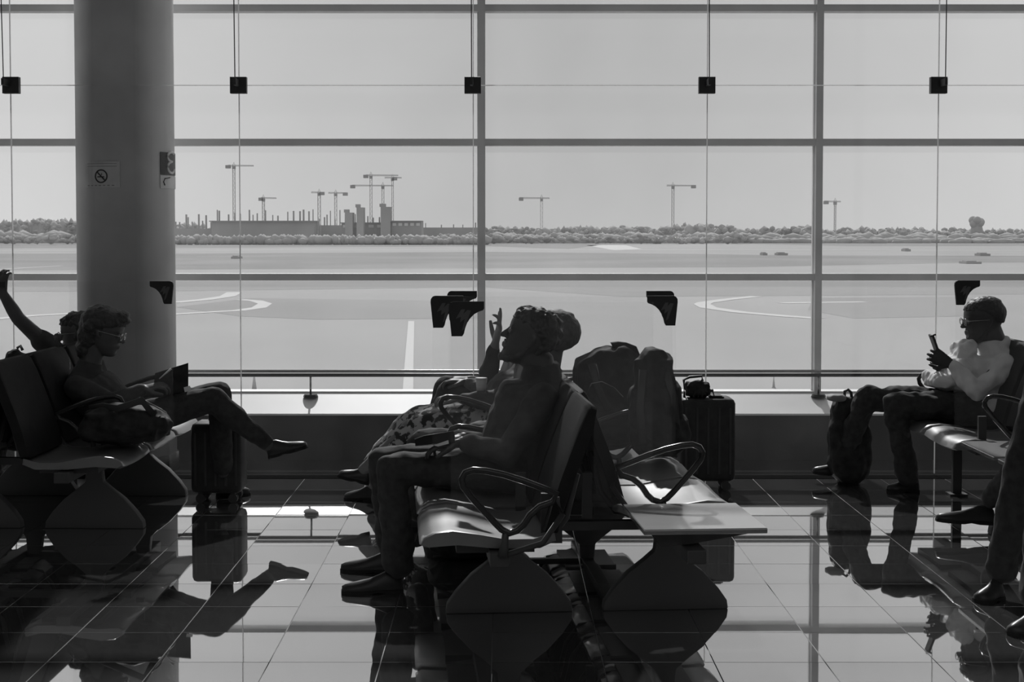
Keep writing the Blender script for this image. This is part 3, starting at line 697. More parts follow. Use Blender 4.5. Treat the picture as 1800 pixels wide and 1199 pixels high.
def person(label, D, face, head, tilt, hs, neck, sh, hip, arms, legs, top='darkcloth', bot='denim', skin='skin', hairf=None, shoes='shoe', wr=.010, group=None, chest=1.0, topthick=.014, vox=.0055, skirt=False, extra=None, nk=1.0, belly=()):
    """neck, sh, hip are (px, py) at depth D; arms/legs are lists of 3-D joints"""
    S = P(sh[0], sh[1], D); Hp = P(hip[0], hip[1], D); N = P(neck[0], neck[1], D); Hd = P(head[0], head[1], head[2] if len(head) > 2 else D)
    org = Vector((Hp.x, Hp.y, 0)); t = empty('person', org); it = Matrix.Translation(-org)
    T = headT(Hd, face, tilt, hs); lat = Vector((0, 1, 0))
    ax = (S-Hp); mid = Hp+ax*.45; fwd = Vector((face, 0, 0))
    def torso(b, g):
        loft(b, [(Hp-ax.normalized()*.10, .10+g, .06+g), (Hp-ax.normalized()*.06, .155+g, .10+g), (Hp, .175+g, .12+g), (Hp+ax*.25, .155+g, .115*chest+g), (mid+fwd*.01, .15+g, .115*chest+g), (Hp+ax*.7, .168+g, .12*chest+g), (Hp+ax*.9, .178+g, .105*chest+g), (S+ax*.05, .15+g, .075+g), (S+(N-S)*.45, .085+g, .06+g)], lat)
    b = nb()
    head_rings(b, T)
    up = T.to_3x3() @ Vector((0, 0, 1)); up.normalize(); fx = (T.to_3x3() @ Vector((1, 0, 0))).normalized()
    # nose, lips, ears, brow, eyelids
    tp = lambda x, y, z: T @ Vector((x, y, z))
    chain(b, [tp(.365, 0, .55), tp(.42, 0, .46), tp(.455, 0, .395)], [.030*hs, .036*hs, .048*hs])
    for sy in (-1, 1):
        ball(b, tp(.41, sy*.05, .385), .030*hs, 2)
        ball(b, tp(.335, sy*.135, .51), .052*hs, 2)
        chain(b, [tp(.37, sy*.06, .585), tp(.345, sy*.19, .595)], [.03*hs, .026*hs])
        chain(b, [tp(-.03, sy*.325, .56), tp(-.055, sy*.355, .52), tp(-.045, sy*.35, .45), tp(-.01, sy*.325, .40)], [.035*hs, .04*hs, .035*hs, .028*hs])
    chain(b, [tp(.36, -.10, .275), tp(.395, 0, .28), tp(.36, .10, .275)], [.02*hs, .028*hs, .02*hs])
    chain(b, [tp(.355, -.085, .235), tp(.39, 0, .235), tp(.355, .085, .235)], [.02*hs, .03*hs, .02*hs])
    loft(b, [(N-(N-S)*.2, .075, .062), (N, .058*nk, .056*nk), (tp(-.12, 0, .22), .055*nk, .058*nk), (tp(-.10, 0, .42), .05*nk, .05*nk)], lat)
    torso(b, 0)
    C = nb(); torso(C, topthick)
    loft(C, [(S+(N-S)*.2, .10+topthick, .07+topthick), (N-(N-S)*.1, .072*nk, .068*nk), (N+(N-S)*.02, .066*nk, .064*nk)], lat)
    for q, rr in belly: soft(C, q, rr, .03)
    slee = []
    for a in arms:
        sd, el, wrp, fd, pn, th, cu = a[:7]; opt = a[7] if len(a) > 7 else {}
        J = S+Vector((0, sd*.165, -.025)); J = opt.get('sh', J)
        chain(b, [J, J.lerp(el, .5), el, el.lerp(wrp, .35), wrp], [.05, .044, .038, .037, .026])
        hand(b, wrp, fd, pn, th, opt.get('L', .18), cu, opt.get('spread', 6), opt.get('curls'))
        e = opt.get('sleeve', 1.0)
        if e >= 1: chain(C, [J, J.lerp(el, .5), el, el.lerp(wrp, .4), el.lerp(wrp, .9)], [.066, .058, .052, .05, .037])
        else: chain(C, [J, J.lerp(el, .4)], [.066, .058])
    Lg = nb()
    for l in legs:
        sd, kn, an = l[0], l[1], l[2]; J = Hp+Vector((0, sd*.09, -.01))
        q = kn.lerp(an, .35) + (J-kn).normalized()*0.012
        chain(b, [J, J.lerp(kn, .5), kn, q, an], [.085, .07, .052, .05, .034])
        if not skirt:
            chain(Lg, [J, J.lerp(kn, .5), kn, kn.lerp(an, .4), kn.lerp(an, .93)], [.105, .086, .069, .064, l[5] if len(l) > 5 else .055])
    body = remesh(b, 'body', skin, t, vox, 2, inv=it)
    remesh(C, 'upper_garment', top, t, .0085, 2, wr, 11, inv=it)
    if skirt:
        a, c = legs[0], legs[1]; k = (a[1]+c[1])/2; an = (a[2]+c[2])/2; fr = (k-Hp).normalized()
        loft(Lg, [(Hp-fr*.12, .12, .10), (Hp, .20, .14), (Hp.lerp(k, .5), .19, .125), (k.lerp(Hp, .1), .165, .11), (k+(an-k)*.15, .15, .10), (k.lerp(an, .55), .14, .095), (k.lerp(an, .85), .11, .085)], lat)
        remesh(Lg, 'skirt', bot, t, .0085, 2, .014, 9, inv=it)
    else:
        loft(Lg, [(Hp-ax.normalized()*.11, .11, .07), (Hp-ax.normalized()*.05, .175, .115), (Hp+ax*.05, .185, .13), (Hp+ax*.18, .165, .12)], lat)
        remesh(Lg, 'trousers', bot, t, .0085, 2, wr*1.1, 10, inv=it)
    for l in legs:
        if l[3] is None: continue
        o = shoe('shoe', t, l[3], l[4], l[6] if len(l) > 6 else (0, 0, 1), shoes if isinstance(shoes, str) else shoes[0], inv=it, pointy=(shoes == 'pointy'))
    # eyes
    for sy in (-1, 1):
        b = nb(); ball(b, tp(.352, sy*.135, .512), .045*hs, 2); fin(b, 'eye', 'eyeball', body, True, it)
    if hairf: hairf(t, T, hs, it)
    if extra: extra(t, T, hs, it)
    tag(t, label, 'person', group); return t
def hair_short(front=.75, thick=.05, m='hair', puff=None, nape=.25, rough=.010):
    def f(t, T, hs, it):
        b = nb()
        cut = lambda z: (-.12 if z < .45 else (-.02 if z < .55 else (.08 if z < .62 else (.22 if z < .68 else .45))))
        R = []
        for z, fr, k, wd in HP:
            if z < nape: continue
            q_ = .012+(thick-.012)*max(0, min(1, (z-.35)/.4))
            f2 = min(fr+thick*.8, cut(z)); k2 = k-q_; w2 = wd+q_*.6; c = (f2+k2)/2; a = (f2-k2)/2
            R.append([T @ Vector((c+a*cos(q), w2*sin(q), z+(thick*1.0 if z > .85 else 0))) for q in [2*pi*i/24 for i in range(24)]])
        rings(b, R)
        ball(b, T @ Vector((-.04, 0, .93)), (.17*hs, .17*hs, .10*hs), 2)
        if puff:
            for (x, y, z, r) in puff: ball(b, T @ Vector((x, y, z)), r*hs, 2)
        remesh(b, 'hair', m, t, .006, 1, rough, 40, inv=it)
    return f
def glasses(t, T, hs, it):
    b = nb()
    for sy in (-1, 1):
        tube(b, [T @ Vector((.43, sy*.15+.10*cos(a), .50+.075*sin(a))) for a in [2*pi*k/16 for k in range(16)]], .0022, 6, closed=True, ref=Vector((1, 0, 0)))
        tube(b, [T @ Vector((.43, sy*.25, .52)), T @ Vector((.30, sy*.345, .53)), T @ Vector((-.03, sy*.37, .53)), T @ Vector((-.07, sy*.37, .48))], .0022, 6)
    tube(b, [T @ Vector((.43, -.05, .52)), T @ Vector((.445, 0, .535)), T @ Vector((.43, .05, .52))], .002, 6)
    o = fin(b, 'glasses', 'chrome', t, True, it)
    for sy in (-1, 1):
        b = nb(); v = [b.verts.new(T @ Vector((.43, sy*.15+.095*cos(a), .50+.07*sin(a)))) for a in [2*pi*k/16 for k in range(16)]]; b.faces.new(v); fin(b, 'lens', 'lens', o, inv=it)
V = Vector
def foot(px0, py0, px1, py1, Y): return P(px0, py0, Y), P(px1, py1, Y)

# -- near man, leaning back on the centre bench, facing left
D1 = 6.32
fz = lambda p: V((p.x, p.y, 0))
hn, tn = G(708, 1040), G(601, 1043); hf, tf = G(700, 1006), G(600, 1004)
def beard(t, T, hs, it):
    b = nb(); chain(b, [T @ V((.34, 0, .05)), T @ V((.24, .13, .06)), T @ V((.05, .24, .20)), T @ V((-.02, .29, .38))], [.075*hs, .07*hs, .06*hs, .04*hs])
    chain(b, [T @ V((.34, 0, .05)), T @ V((.24, -.13, .06)), T @ V((.05, -.24, .20)), T @ V((-.02, -.29, .38))], [.075*hs, .07*hs, .06*hs, .04*hs])
    chain(b, [T @ V((.375, 0, .33)), T @ V((.34, .11, .29)), T @ V((.33, .10, .18)), T @ V((.36, 0, .13)), T @ V((.33, -.10, .18)), T @ V((.34, -.11, .29)), T @ V((.375, 0, .33))], [.028*hs]*7)
    remesh(b, 'beard', 'hair', t, .005, 1, .004, 60, inv=it)
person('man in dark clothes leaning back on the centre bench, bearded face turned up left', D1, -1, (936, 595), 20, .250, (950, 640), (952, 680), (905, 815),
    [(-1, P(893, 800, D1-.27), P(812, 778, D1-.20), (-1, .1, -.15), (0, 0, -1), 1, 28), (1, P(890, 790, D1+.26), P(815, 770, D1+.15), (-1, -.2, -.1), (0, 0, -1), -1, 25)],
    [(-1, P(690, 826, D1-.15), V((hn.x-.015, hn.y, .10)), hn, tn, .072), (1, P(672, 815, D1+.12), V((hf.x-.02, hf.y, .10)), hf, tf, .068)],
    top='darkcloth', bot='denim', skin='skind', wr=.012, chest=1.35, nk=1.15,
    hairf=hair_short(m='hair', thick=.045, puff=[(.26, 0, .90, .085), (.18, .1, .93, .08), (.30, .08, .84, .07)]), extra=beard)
# -- second head: person behind him
D2 = 7.10
person('short-haired person reclining just behind the bearded man, head resting back', D2, -1, (975, 590), 30, .245, (965, 642), (950, 680), (905, 790),
    [(-1, P(880, 765, D2-.24), P(830, 762, D2-.1), (-1, .3, 0), (0, 0, -1), 1, 30), (1, P(875, 760, D2+.24), P(825, 757, D2+.12), (-1, -.3, 0), (0, 0, -1), -1, 30)],
    [(-1, P(740, 785, D2-.12), P(735, 905, D2-.12), G(745, 930), G(660, 930)), (1, P(745, 778, D2+.12), P(742, 890, D2+.12), G(755, 912), G(672, 912))],
    top='greycloth', bot='denim', skin='skin', hairf=hair_short(m='hair2', thick=.022, rough=.003))
# -- floral dress
D3 = 8.10
person('person in patterned dress with outstretched crossed legs, one hand raised, behind the bearded man', D3, -1, (938, 594), 10, .23, (930, 640), (915, 668), (870, 735),
    [(-1, P(868, 705, D3-.22), P(812, 702, D3-.12), (-1, .1, .15), (0, 0, -1), 1, 45), (1, P(853, 690, D3+.20), P(870, 606, D3+.10), (.25, .0, 1), (-1, -.2, .1), -1, 8, dict(spread=14, curls=[4, 8, 35, 50], L=.205))],
    [(-1, P(722, 752, D3-.06), P(640, 826, D3-.02), P(648, 852, D3-.02), P(594, 838, D3-.02), .05, (-.35, 0, 1)), (1, P(730, 748, D3+.12), P(655, 850, D3+.20), G(664, 880), G(606, 878))],
    top='jacket', bot='floral', skin='skinl', skirt=True, hairf=hair_short(m='hair'), wr=.012)
# -- furthest one with dark knees
D4 = 8.66
person('person in dark clothes at the far end of the centre bench, crossed knees raised', D4, -1, (950, 600), 5, .22, (940, 640), (925, 662), (895, 722),
    [(-1, P(870, 690, D4-.22), P(820, 672, D4-.1), (-1, 0, .1), (0, 0, -1), 1, 40), (1, P(870, 690, D4+.2), P(825, 668, D4+.1), (-1, 0, .1), (0, 0, -1), -1, 40)],
    [(-1, P(790, 690, D4-.08), P(752, 790, D4-.06), P(765, 815, D4-.05), P(705, 812, D4-.05), .05, (-.2, 0, 1)), (1, P(785, 680, D4+.10), P(735, 830, D4+.10), G(745, 856), G(690, 856))],
    top='greycloth', bot='darkcloth', skin='skin', hairf=hair_short())

# -- woman reading on the left bench, facing right
D5 = 8.0
def bob(t, T, hs, it):
    b = nb(); R = []
    for z, fr, k, wd in HP:
        if z < .50: continue
        f2 = min(fr+.06, (-.02 if z < .52 else .10 if z < .62 else .36 if z < .74 else .5)); k2 = k-.07; w2 = wd+.06; c = (f2+k2)/2; a = (f2-k2)/2
        R.append([T @ V((c+a*cos(q), w2*sin(q), z+(.06 if z > .8 else 0))) for q in [2*pi*i/24 for i in range(24)]])
    rings(b, R)
    ball(b, T @ V((-.16, 0, .62)), (.40*hs, .40*hs, .44*hs), 3)
    ball(b, T @ V((.27, 0, .93)), (.18*hs, .22*hs, .12*hs), 2); ball(b, T @ V((.40, 0, .86)), (.09*hs, .17*hs, .07*hs), 2)
    ball(b, T @ V((-.26, 0, .30)), (.27*hs, .33*hs, .36*hs), 3); ball(b, T @ V((-.30, 0, .05)), (.20*hs, .28*hs, .26*hs), 3)
    remesh(b, 'hair', 'hair', t, .006, 1, .008, 30, inv=it)
def bobg(t, T, hs, it): glasses(t, T, hs, it)
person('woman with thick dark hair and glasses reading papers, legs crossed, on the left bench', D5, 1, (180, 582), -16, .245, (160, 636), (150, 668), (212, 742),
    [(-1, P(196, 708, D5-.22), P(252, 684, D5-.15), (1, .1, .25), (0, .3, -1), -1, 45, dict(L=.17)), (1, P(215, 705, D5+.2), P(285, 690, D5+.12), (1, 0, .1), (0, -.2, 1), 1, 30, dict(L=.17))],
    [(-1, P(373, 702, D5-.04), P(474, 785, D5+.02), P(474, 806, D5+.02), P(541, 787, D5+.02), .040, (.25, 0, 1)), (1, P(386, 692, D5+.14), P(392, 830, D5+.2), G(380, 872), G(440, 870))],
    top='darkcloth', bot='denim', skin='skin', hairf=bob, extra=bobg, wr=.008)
# -- companion with raised arm, facing left
D6 = 8.62
def ruffle(t, T, hs, it):
    b = nb(); c = P(97, 604, D6-.17)
    for k in range(9):
        a = 2*pi*k/9; ball(b, c+V((.02*cos(a)-.01, .055*sin(a), .035*cos(a)*1.0+.0)), (.022, .02, .026), 2)
    remesh(b, 'ruffled_sleeve', 'greycloth', t, .006, 1, .004, 40, inv=it); glasses(t, T, hs, it)
sh6 = P(98, 622, D6-.17)
person('person in glasses with ruffled sleeve, bare arm raised holding a phone, left bench', D6, -1, (140, 586), -5, .235, (138, 626), (128, 650), (120, 735),
    [(-1, P(32, 560, D6-.30), P(5, 516, D6-.32), (-.1, .1, 1), (.4, 1, 0), 1, 40, dict(sleeve=0, sh=sh6, L=.17)), (1, P(75, 700, D6+.2), P(20, 700, D6+.1), (-1, 0, 0), (0, 0, -1), -1, 30)],
    [(-1, P(-10, 728, D6-.1), P(-15, 830, D6-.1), G(-5, 858), G(-60, 858)), (1, P(-5, 724, D6+.1), P(-5, 820, D6+.1), G(5, 848), G(-50, 848))],
    top='jacket', bot='darkcloth', skin='skin', hairf=hair_short(m='hair', thick=.05, rough=.012), extra=ruffle)
c = P(3, 501, D6-.34)
t = empty('smartphone', c); b = nb(); box(b, (-.075, -.005, -.016), (.022, .005, .020)); fin(b, 'phone_body', 'black', t, bevel=.003)
b = nb(); box(b, (-.07, -.0062, -.012), (.018, -.005, .016)); fin(b, 'screen', 'bracket', t); tag(t, 'black phone held up sideways at the left edge by the raised arm', 'phone')

# -- man with phone on the right bench
D7 = 8.62
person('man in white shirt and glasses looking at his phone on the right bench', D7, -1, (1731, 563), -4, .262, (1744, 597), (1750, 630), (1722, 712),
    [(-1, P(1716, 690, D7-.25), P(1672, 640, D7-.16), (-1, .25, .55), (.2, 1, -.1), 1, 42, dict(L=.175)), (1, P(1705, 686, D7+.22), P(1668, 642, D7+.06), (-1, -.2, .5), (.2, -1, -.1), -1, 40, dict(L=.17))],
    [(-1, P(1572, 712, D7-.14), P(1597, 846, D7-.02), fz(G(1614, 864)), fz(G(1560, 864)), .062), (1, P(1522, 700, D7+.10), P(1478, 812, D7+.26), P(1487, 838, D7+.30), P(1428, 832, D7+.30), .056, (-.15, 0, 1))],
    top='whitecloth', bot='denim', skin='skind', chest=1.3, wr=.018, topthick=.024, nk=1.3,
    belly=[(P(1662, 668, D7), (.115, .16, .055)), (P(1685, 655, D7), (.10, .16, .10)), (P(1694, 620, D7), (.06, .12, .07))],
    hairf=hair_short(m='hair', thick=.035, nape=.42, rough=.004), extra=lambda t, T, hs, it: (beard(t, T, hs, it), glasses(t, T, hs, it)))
c = P(1644, 610, D7-.10)
t = empty('smartphone', c); t.rotation_euler = (0, radians(-20), 0)
b = nb(); box(b, (-.006, -.036, -.065), (.006, .036, .075)); fin(b, 'phone_body', 'black', t, bevel=.003)
b = nb(); box(b, (-.014, -.030, .066), (.020, -.02, .075)); box(b, (.006, -.032, -.06), (.0075, .032, .07)); fin(b, 'screen', 'bracket', t)
tag(t, 'black phone held up in both hands by the man in the white shirt', 'phone')

# -- standing figure cut by the right edge
D8 = 5.95
ha, ta = G(1757, 1052), G(1718, 1060); hb, tb = G(1825, 1108), G(1776, 1118)
person('person in dark trousers standing at the right edge, only the legs in view', D8, -1, (1893, 362, D8), 0, .235, (1902, 415), (1900, 452), (1868, 655),
    [(-1, P(1905, 570, D8-.24), P(1885, 665, D8-.24), (0, 0, -1), (1, 0, 0), 1, 20), (1, P(1905, 570, D8+.24), P(1890, 665, D8+.24), (0, 0, -1), (1, 0, 0), -1, 20)],
    [(1, P(1790, 850, 6.1), V((ha.x-.0, ha.y, .10)), ha, ta, .066), (-1, P(1835, 850, 5.75), V((hb.x-.005, hb.y, .10)), hb, tb, .066)],
    top='jacket', bot='denim', skin='skin', hairf=hair_short())
# -- seated one beyond the right edge, one foot in view
D9 = 7.05
person('person seated beyond the right edge, one laced shoe stretched into view', D9, -1, (1960, 560, D9), 0, .235, (1960, 612), (1960, 650), (1920, 800),
    [(-1, P(1900, 760, D9-.25), P(1860, 770, D9-.2), (-1, 0, 0), (0, 0, -1), 1, 30), (1, P(1900, 750, D9+.2), P(1860, 765, D9+.15), (-1, 0, 0), (0, 0, -1), -1, 30)],
    [(-1, P(1815, 800, D9), P(1741, 882, D9+.25), P(1745, 922, D9+.3), P(1646, 916, D9+.3), .055, (-.2, 0, 1)), (1, P(1830, 790, D9+.2), P(1850, 900, D9+.2), G(1862, 945), G(1790, 945))],
    top='jacket', bot='denim', skin='skin', hairf=hair_short())

# ------------------------------------------------------------------ things held or standing about
# reader's papers and pen
t = empty('open_folder', P(300, 690, D5-.02)); it = Matrix.Translation(-t.location)
def quad(name, m, pts, Ya, Yb, th, parent, it):
    """sheet whose outline is given at its near edge, reaching back in depth and tilted with it"""
    b = nb(); a = [P(x, y, Y) for x, y, Y in pts]; n = (a[1]-a[0]).cross(a[2]-a[0]).normalized()*th
    v = [b.verts.new(p) for p in a]; w_ = [b.verts.new(p+n) for p in a]; b.faces.new(v); b.faces.new(w_[::-1]); k = len(a)
    for i in range(k): b.faces.new((v[i], w_[i], w_[(i+1) % k], v[(i+1) % k]))
    return fin(b, name, m, parent, inv=it)
quad('cover_leaf', 'bag', [(273, 656, D5-.12), (331, 638, D5-.02), (331, 688, D5-.03), (268, 700, D5-.13)], 0, 0, .003, t, it)
quad('page_leaf', 'papergrey', [(268, 700, D5-.13), (331, 688, D5-.03), (336, 681, D5+.12), (300, 689, D5+.14)], 0, 0, .003, t, it)
quad('paper_sheet', 'paper', [(323, 681, D5-.05), (334, 678, D5-.03), (336, 687, D5-.04), (325, 690, D5-.06)], 0, 0, .002, t, it)
tag(t, 'dark open folder with pale pages in the reading woman\'s hands', 'folder')
b = nb(); tube(b, [P(280, 666, D5-.16), P(301, 648, D5-.15)], [.003, .0055], 8); tag(fin(b, 'pen', 'paper', None, True), 'short white pen in the reading woman\'s hand against the folder', 'pen')

def strap(b, pts, wd=.018, th=.003):
    tube(b, pts, wd, 8, flat=th/wd, ref=V((0, 1, 0)))
# round bag on the near seat of the left bench
c = P(222, 782, 7.42); zs_ = .45
t = empty('round_shoulder_bag', (c.x, c.y, zs_)); it = Matrix.Translation(-t.location)
b = nb(); hz = P(222, 712, 7.42).z; soft(b, (c.x, c.y, (hz+zs_)/2), (.215, .16, (hz-zs_)/2+.004), .05); remesh(b, 'bag_body', 'bag', t, .009, 2, .012, 9, inv=it)
b = nb(); strap(b, [V((c.x+.16, c.y-.10, .60)), V((c.x+.12, c.y-.17, .68)), V((c.x, c.y-.15, hz)), V((c.x-.1, c.y-.05, hz)), V((c.x-.18, c.y, .62))]); fin(b, 'strap', 'black', t, True, it)
b = nb(); tube(b, [V((c.x+.1, c.y-.14, .69)), V((c.x+.17, c.y-.09, .64)), V((c.x+.2, c.y, .60))], .004, 6); fin(b, 'zip', 'chrome', t, True, it)
tag(t, 'big rounded dark bag on the near seat of the left bench, below the reader', 'bag')

# suitcases
def suitcase(label, pxl, pxr, ytop, yfloor, depth, handle=True, tilt=0):
    g = G((pxl+pxr)/2, yfloor); y = g.y; xl, xr = P(pxl, 800, y).x, P(pxr, 800, y).x; ht = P(pxl, ytop, y).z
    t = empty('wheeled_suitcase', (g.x, y, 0)); W = (xr-xl)/2; 
    b = nb(); box(b, (-W, -.0, .055), (W, depth, ht)); o = fin(b, 'shell', 'case', t, bevel=.028); smooth_by(o, 50)
    b = nb()
    for k in range(5):
        x = -W*.8+W*1.6*k/4; box(b, (x-.006, -.004, .10), (x+.006, .0, ht-.05))
    fin(b, 'rib', 'black', o)
    for sx in (-1, 1):
        for yy in (.04, depth-.04):
            b = nb(); x = sx*(W-.05)
            for q in (-.013, .013): bmesh.ops.create_cone(b, cap_ends=True, segments=18, radius1=.026, radius2=.026, depth=.016, matrix=Matrix.Translation((x, yy+q, .026)) @ Matrix.Rotation(pi/2, 4, 'X'))
            box(b, (x-.012, yy-.02, .04), (x+.012, yy+.02, .06)); fin(b, 'wheel', 'black', t)
    if handle:
        b = nb(); tube(b, [(-.07, depth-.03, ht-.005), (-.07, depth-.03, ht+.03), (.07, depth-.03, ht+.03), (.07, depth-.03, ht-.005)], .009, 8); fin(b, 'top_handle', 'black', t, True)
    tag(t, label, 'suitcase'); return t, ht
suitcase('black cabin suitcase on small wheels standing under the reader\'s knees', 335, 424, 745, 886, .22)
s2, ht2 = suitcase('black suitcase standing right of the backpacks at the end of the centre bench', 1196, 1293, 702, 864, .24, False)
# small bag with handle on the suitcase
yb = s2.location.y+.10; c = P(1226, 690, yb)
t = empty('small_handbag', (c.x, yb, ht2)); it = Matrix.Translation(-t.location)
b = nb(); hz = P(1226, 669, yb).z; soft(b, (c.x, yb, (ht2+hz)/2), (.072, .06, (hz-ht2)/2+.003), .02); 
for k in range(6): chain(b, [V((c.x-.02+.02*k, yb-.05, ht2+.05)), V((c.x-.03+.024*k, yb-.07, ht2+.006))], [.007, .005])
remesh(b, 'bag_body', 'bag', t, .006, 1, .006, 20, inv=it)
b = nb(); tube(b, [P(1203, 700, yb), P(1202, 668, yb), P(1212, 663, yb), P(1234, 661, yb), P(1235, 668, yb), P(1228, 676, yb)], .008, 8); fin(b, 'handle', 'black', t, True, it)
tag(t, 'small dark handbag with stiff loop handle on top of the right suitcase', 'bag')
c = P(1262, 699, yb-.02); b = nb(); box(b, (c.x-.05, yb-.06, ht2), (c.x+.03, yb+.03, ht2+.010)); box(b, (c.x-.045, yb-.055, ht2+.010), (c.x+.02, yb+.025, ht2+.015)); tag(fin(b, 'notebook', 'bag', bevel=.002), 'thin dark notebook lying on the suitcase right of the handbag', 'book')

# backpacks on the centre bench, right side
def backpack(label, pts, c, r, zseat, straps, name='backpack', lump=.03, extra=None):
    t = empty(name, (c.x, c.y, zseat)); it = Matrix.Translation(-t.location)
    b = nb()
    for q, rr in pts: soft(b, q, rr, lump)
    remesh(b, 'bag_body', 'bag', t, .008, 2, .008, 12, inv=it)
    b = nb(); 
    for s in straps: strap(b, s)
    fin(b, 'strap', 'black', t, True, it)
    if extra: extra(t, it)
    tag(t, label, 'backpack'); return t
yA = 7.42
def loopx(t, it):
    b = nb(); tube(b, [P(1078, 612, yA-.02), P(1076, 606, yA-.02), P(1086, 605, yA-.02), P(1100, 606, yA-.02), P(1115, 613, yA-.03), P(1122, 628, yA-.04), P(1118, 640, yA-.05)], [.012, .016, .014, .012, .016, .014, .012], 8); fin(b, 'grab_handle', 'bag', t, True, it)
    b = nb(); 
    tube(b, [P(1028, 700, yA-.19), P(1040, 674, yA-.2), P(1058, 671, yA-.2), P(1080, 682, yA-.19), P(1095, 698, yA-.17)], .003, 6)
    tube(b, [P(1048, 640, yA-.17), P(1052, 655, yA-.18), P(1054, 668, yA-.19)], .002, 6); fin(b, 'piping', 'chrome', t, True, it)
backpack('wide round-topped dark backpack leaning against the seat back, left of the taller one',
    [(P(1066, 668, yA), (.165, .14, .155)), (P(1060, 740, yA), (.18, .16, .14)), (P(1092, 650, yA), (.085, .12, .115))], P(1066, 740, yA), None, .44,
    [[P(1040, 640, yA-.15), P(1050, 680, yA-.17), P(1070, 720, yA-.17)]], extra=loopx)
yB = 7.0
backpack('tall dark backpack with rounded top standing right of the wider one on the centre bench',
    [(P(1147, 665, yB), (.095, .12, .135)), (P(1150, 720, yB), (.125, .14, .16)), (P(1158, 762, yB), (.14, .15, .11))], P(1152, 760, yB), None, .44,
    [[P(1165, 640, yB-.1), P(1185, 700, yB-.14), P(1190, 770, yB-.13)], [P(1130, 650, yB-.12), P(1125, 720, yB-.15), P(1130, 780, yB-.14)]])
# backpack by the man's feet, dark bag behind his hand
yC = 8.90
def flap(t, it):
    b = nb(); soft(b, P(1470, 699, yC-.05), (.055, .06, .022), .01); fin(b, 'pale_flap', 'papergrey', t, True, it)
    b = nb(); tube(b, [P(1484, 702, yC), P(1485, 688, yC), P(1491, 685, yC), P(1496, 690, yC), P(1498, 704, yC)], .009, 8); fin(b, 'grab_handle', 'black', t, True, it)
g0 = P(1490, 700, yC)
t = empty('backpack', (g0.x, yC, 0)); it = Matrix.Translation(-t.location); b = nb()
soft(b, (g0.x+.01, yC, .225), (.125, .10, .225), .03, 3, .6); soft(b, (g0.x-.01, yC-.07, .15), (.10, .06, .13), .02); soft(b, (g0.x-.0, yC, .42), (.10, .09, .10), .02)
remesh(b, 'bag_body', 'bag', t, .008, 2, .008, 12, inv=it); flap(t, it); tag(t, 'dark backpack with a pale flap on the floor by the phone man\'s far leg', 'backpack')
# left end: bags on the far side of the left bench
yL = 7.9
def c80(t, it):
    b = nb(); tube(b, [P(2, 640, yL-.16), P(10, 652, yL-.17), P(14, 664, yL-.17)], .003, 6); tube(b, [P(30, 612, yL), P(36, 608, yL), P(40, 616, yL)], .008, 6); fin(b, 'buckle', 'chrome', t, True, it)
backpack('dark bulging backpack on the left bench below the raised arm', [(P(38, 690, yL), (.14, .14, .20)), (P(28, 634, yL), (.045, .06, .06)), (P(36, 745, yL), (.15, .15, .13))], P(38, 760, yL), None, .44,
    [[P(20, 640, yL-.13), P(26, 700, yL-.15), P(30, 760, yL-.15)]], extra=c80)
backpack('dark bag cut by the left edge of the photo beside the bulging backpack', [(P(-30, 690, yL-.1), (.15, .14, .20)), (P(-28, 740, yL-.1), (.16, .14, .13))], P(-30, 760, yL-.1), None, .44,
    [[P(0, 640, yL-.2), P(12, 660, yL-.22), P(20, 690, yL-.22)]])
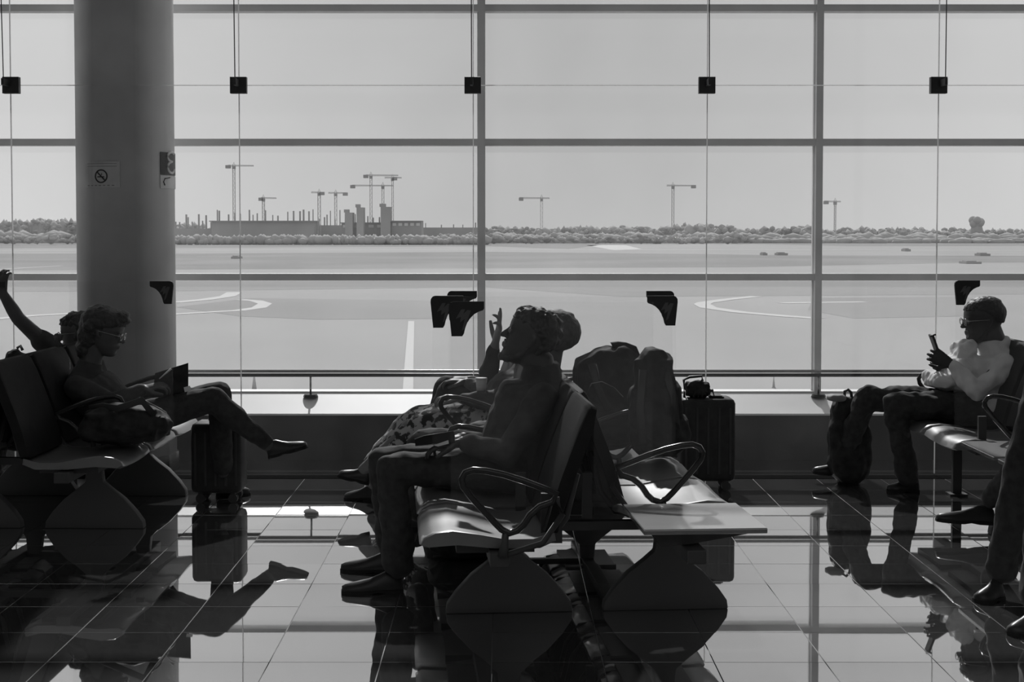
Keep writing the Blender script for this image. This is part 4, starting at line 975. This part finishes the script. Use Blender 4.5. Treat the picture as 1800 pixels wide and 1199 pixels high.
# black bag on the floor under the near left row
gq = G(800, 978); t = empty('duffel_bag', gq); it = Matrix.Translation(-gq); b = nb(); soft(b, (gq.x+.04, gq.y, .075), (.17, .13, .075), .03); remesh(b, 'bag_body', 'bag', t, .008, 1, .008, 12, inv=it)
b = nb(); strap(b, [gq+V((-.08, -.05, .13)), gq+V((-.02, -.06, .17)), gq+V((.06, -.06, .17)), gq+V((.11, -.05, .14))], .012); fin(b, 'handle', 'black', t, True, it); tag(t, 'low black duffel bag on the floor under the centre bench behind the shoes', 'bag')
# booklet on near man's lap
t = empty('clutch_case', P(765, 778, D1-.22)); it = Matrix.Translation(-t.location)
q = [P(729, 772, D1-.24), P(745, 766, D1-.24), P(797, 758, D1-.24), P(800, 778, D1-.24), P(790, 779, D1-.24), P(730, 784, D1-.24)]
b = nb(); v = [b.verts.new(p) for p in q]; w_ = [b.verts.new(p+V((0, .10, -.014))) for p in q]; b.faces.new(v); b.faces.new(w_[::-1])
for i in range(6): b.faces.new((v[i], w_[i], w_[(i+1) % 6], v[(i+1) % 6]))
fin(b, 'case_body', 'base', t, inv=it, bevel=.002)
b = nb(); tube(b, [p+V((0, -.002, 0)) for p in q[:3]], .002, 6); tube(b, [q[4], q[5]], .0018, 6); fin(b, 'bright_edge', 'chrome', t, True, it)
b = nb(); e = [P(762, 783, D1-.245), P(788, 774, D1-.245), P(789, 780, D1-.245), P(770, 785, D1-.245)]; v = [b.verts.new(p) for p in e]; w_ = [b.verts.new(p+V((0, .01, 0))) for p in e]; b.faces.new(v); b.faces.new(w_[::-1])
for i in range(4): b.faces.new((v[i], w_[i], w_[(i+1) % 4], v[(i+1) % 4]))
fin(b, 'paper_edge', 'paper', t, inv=it)
tag(t, 'flat dark case with bright edges on the bearded man\'s lap', 'case')
# paper cup held by the person in the dress
c = P(846, 677, D3-.16); t = empty('paper_cup', c-V((0, 0, .032))); b = nb(); bmesh.ops.create_cone(b, cap_ends=True, segments=24, radius1=.024, radius2=.031, depth=.064, matrix=Matrix.Translation((0, 0, .032))); fin(b, 'cup_body', 'paper', t, True)
b = nb(); bmesh.ops.create_cone(b, cap_ends=True, segments=24, radius1=.033, radius2=.030, depth=.008, matrix=Matrix.Translation((0, 0, .067))); fin(b, 'lid', 'paper', t); tag(t, 'small white paper cup on the lap of the person in the patterned dress', 'cup')
print('tiles', cnt)
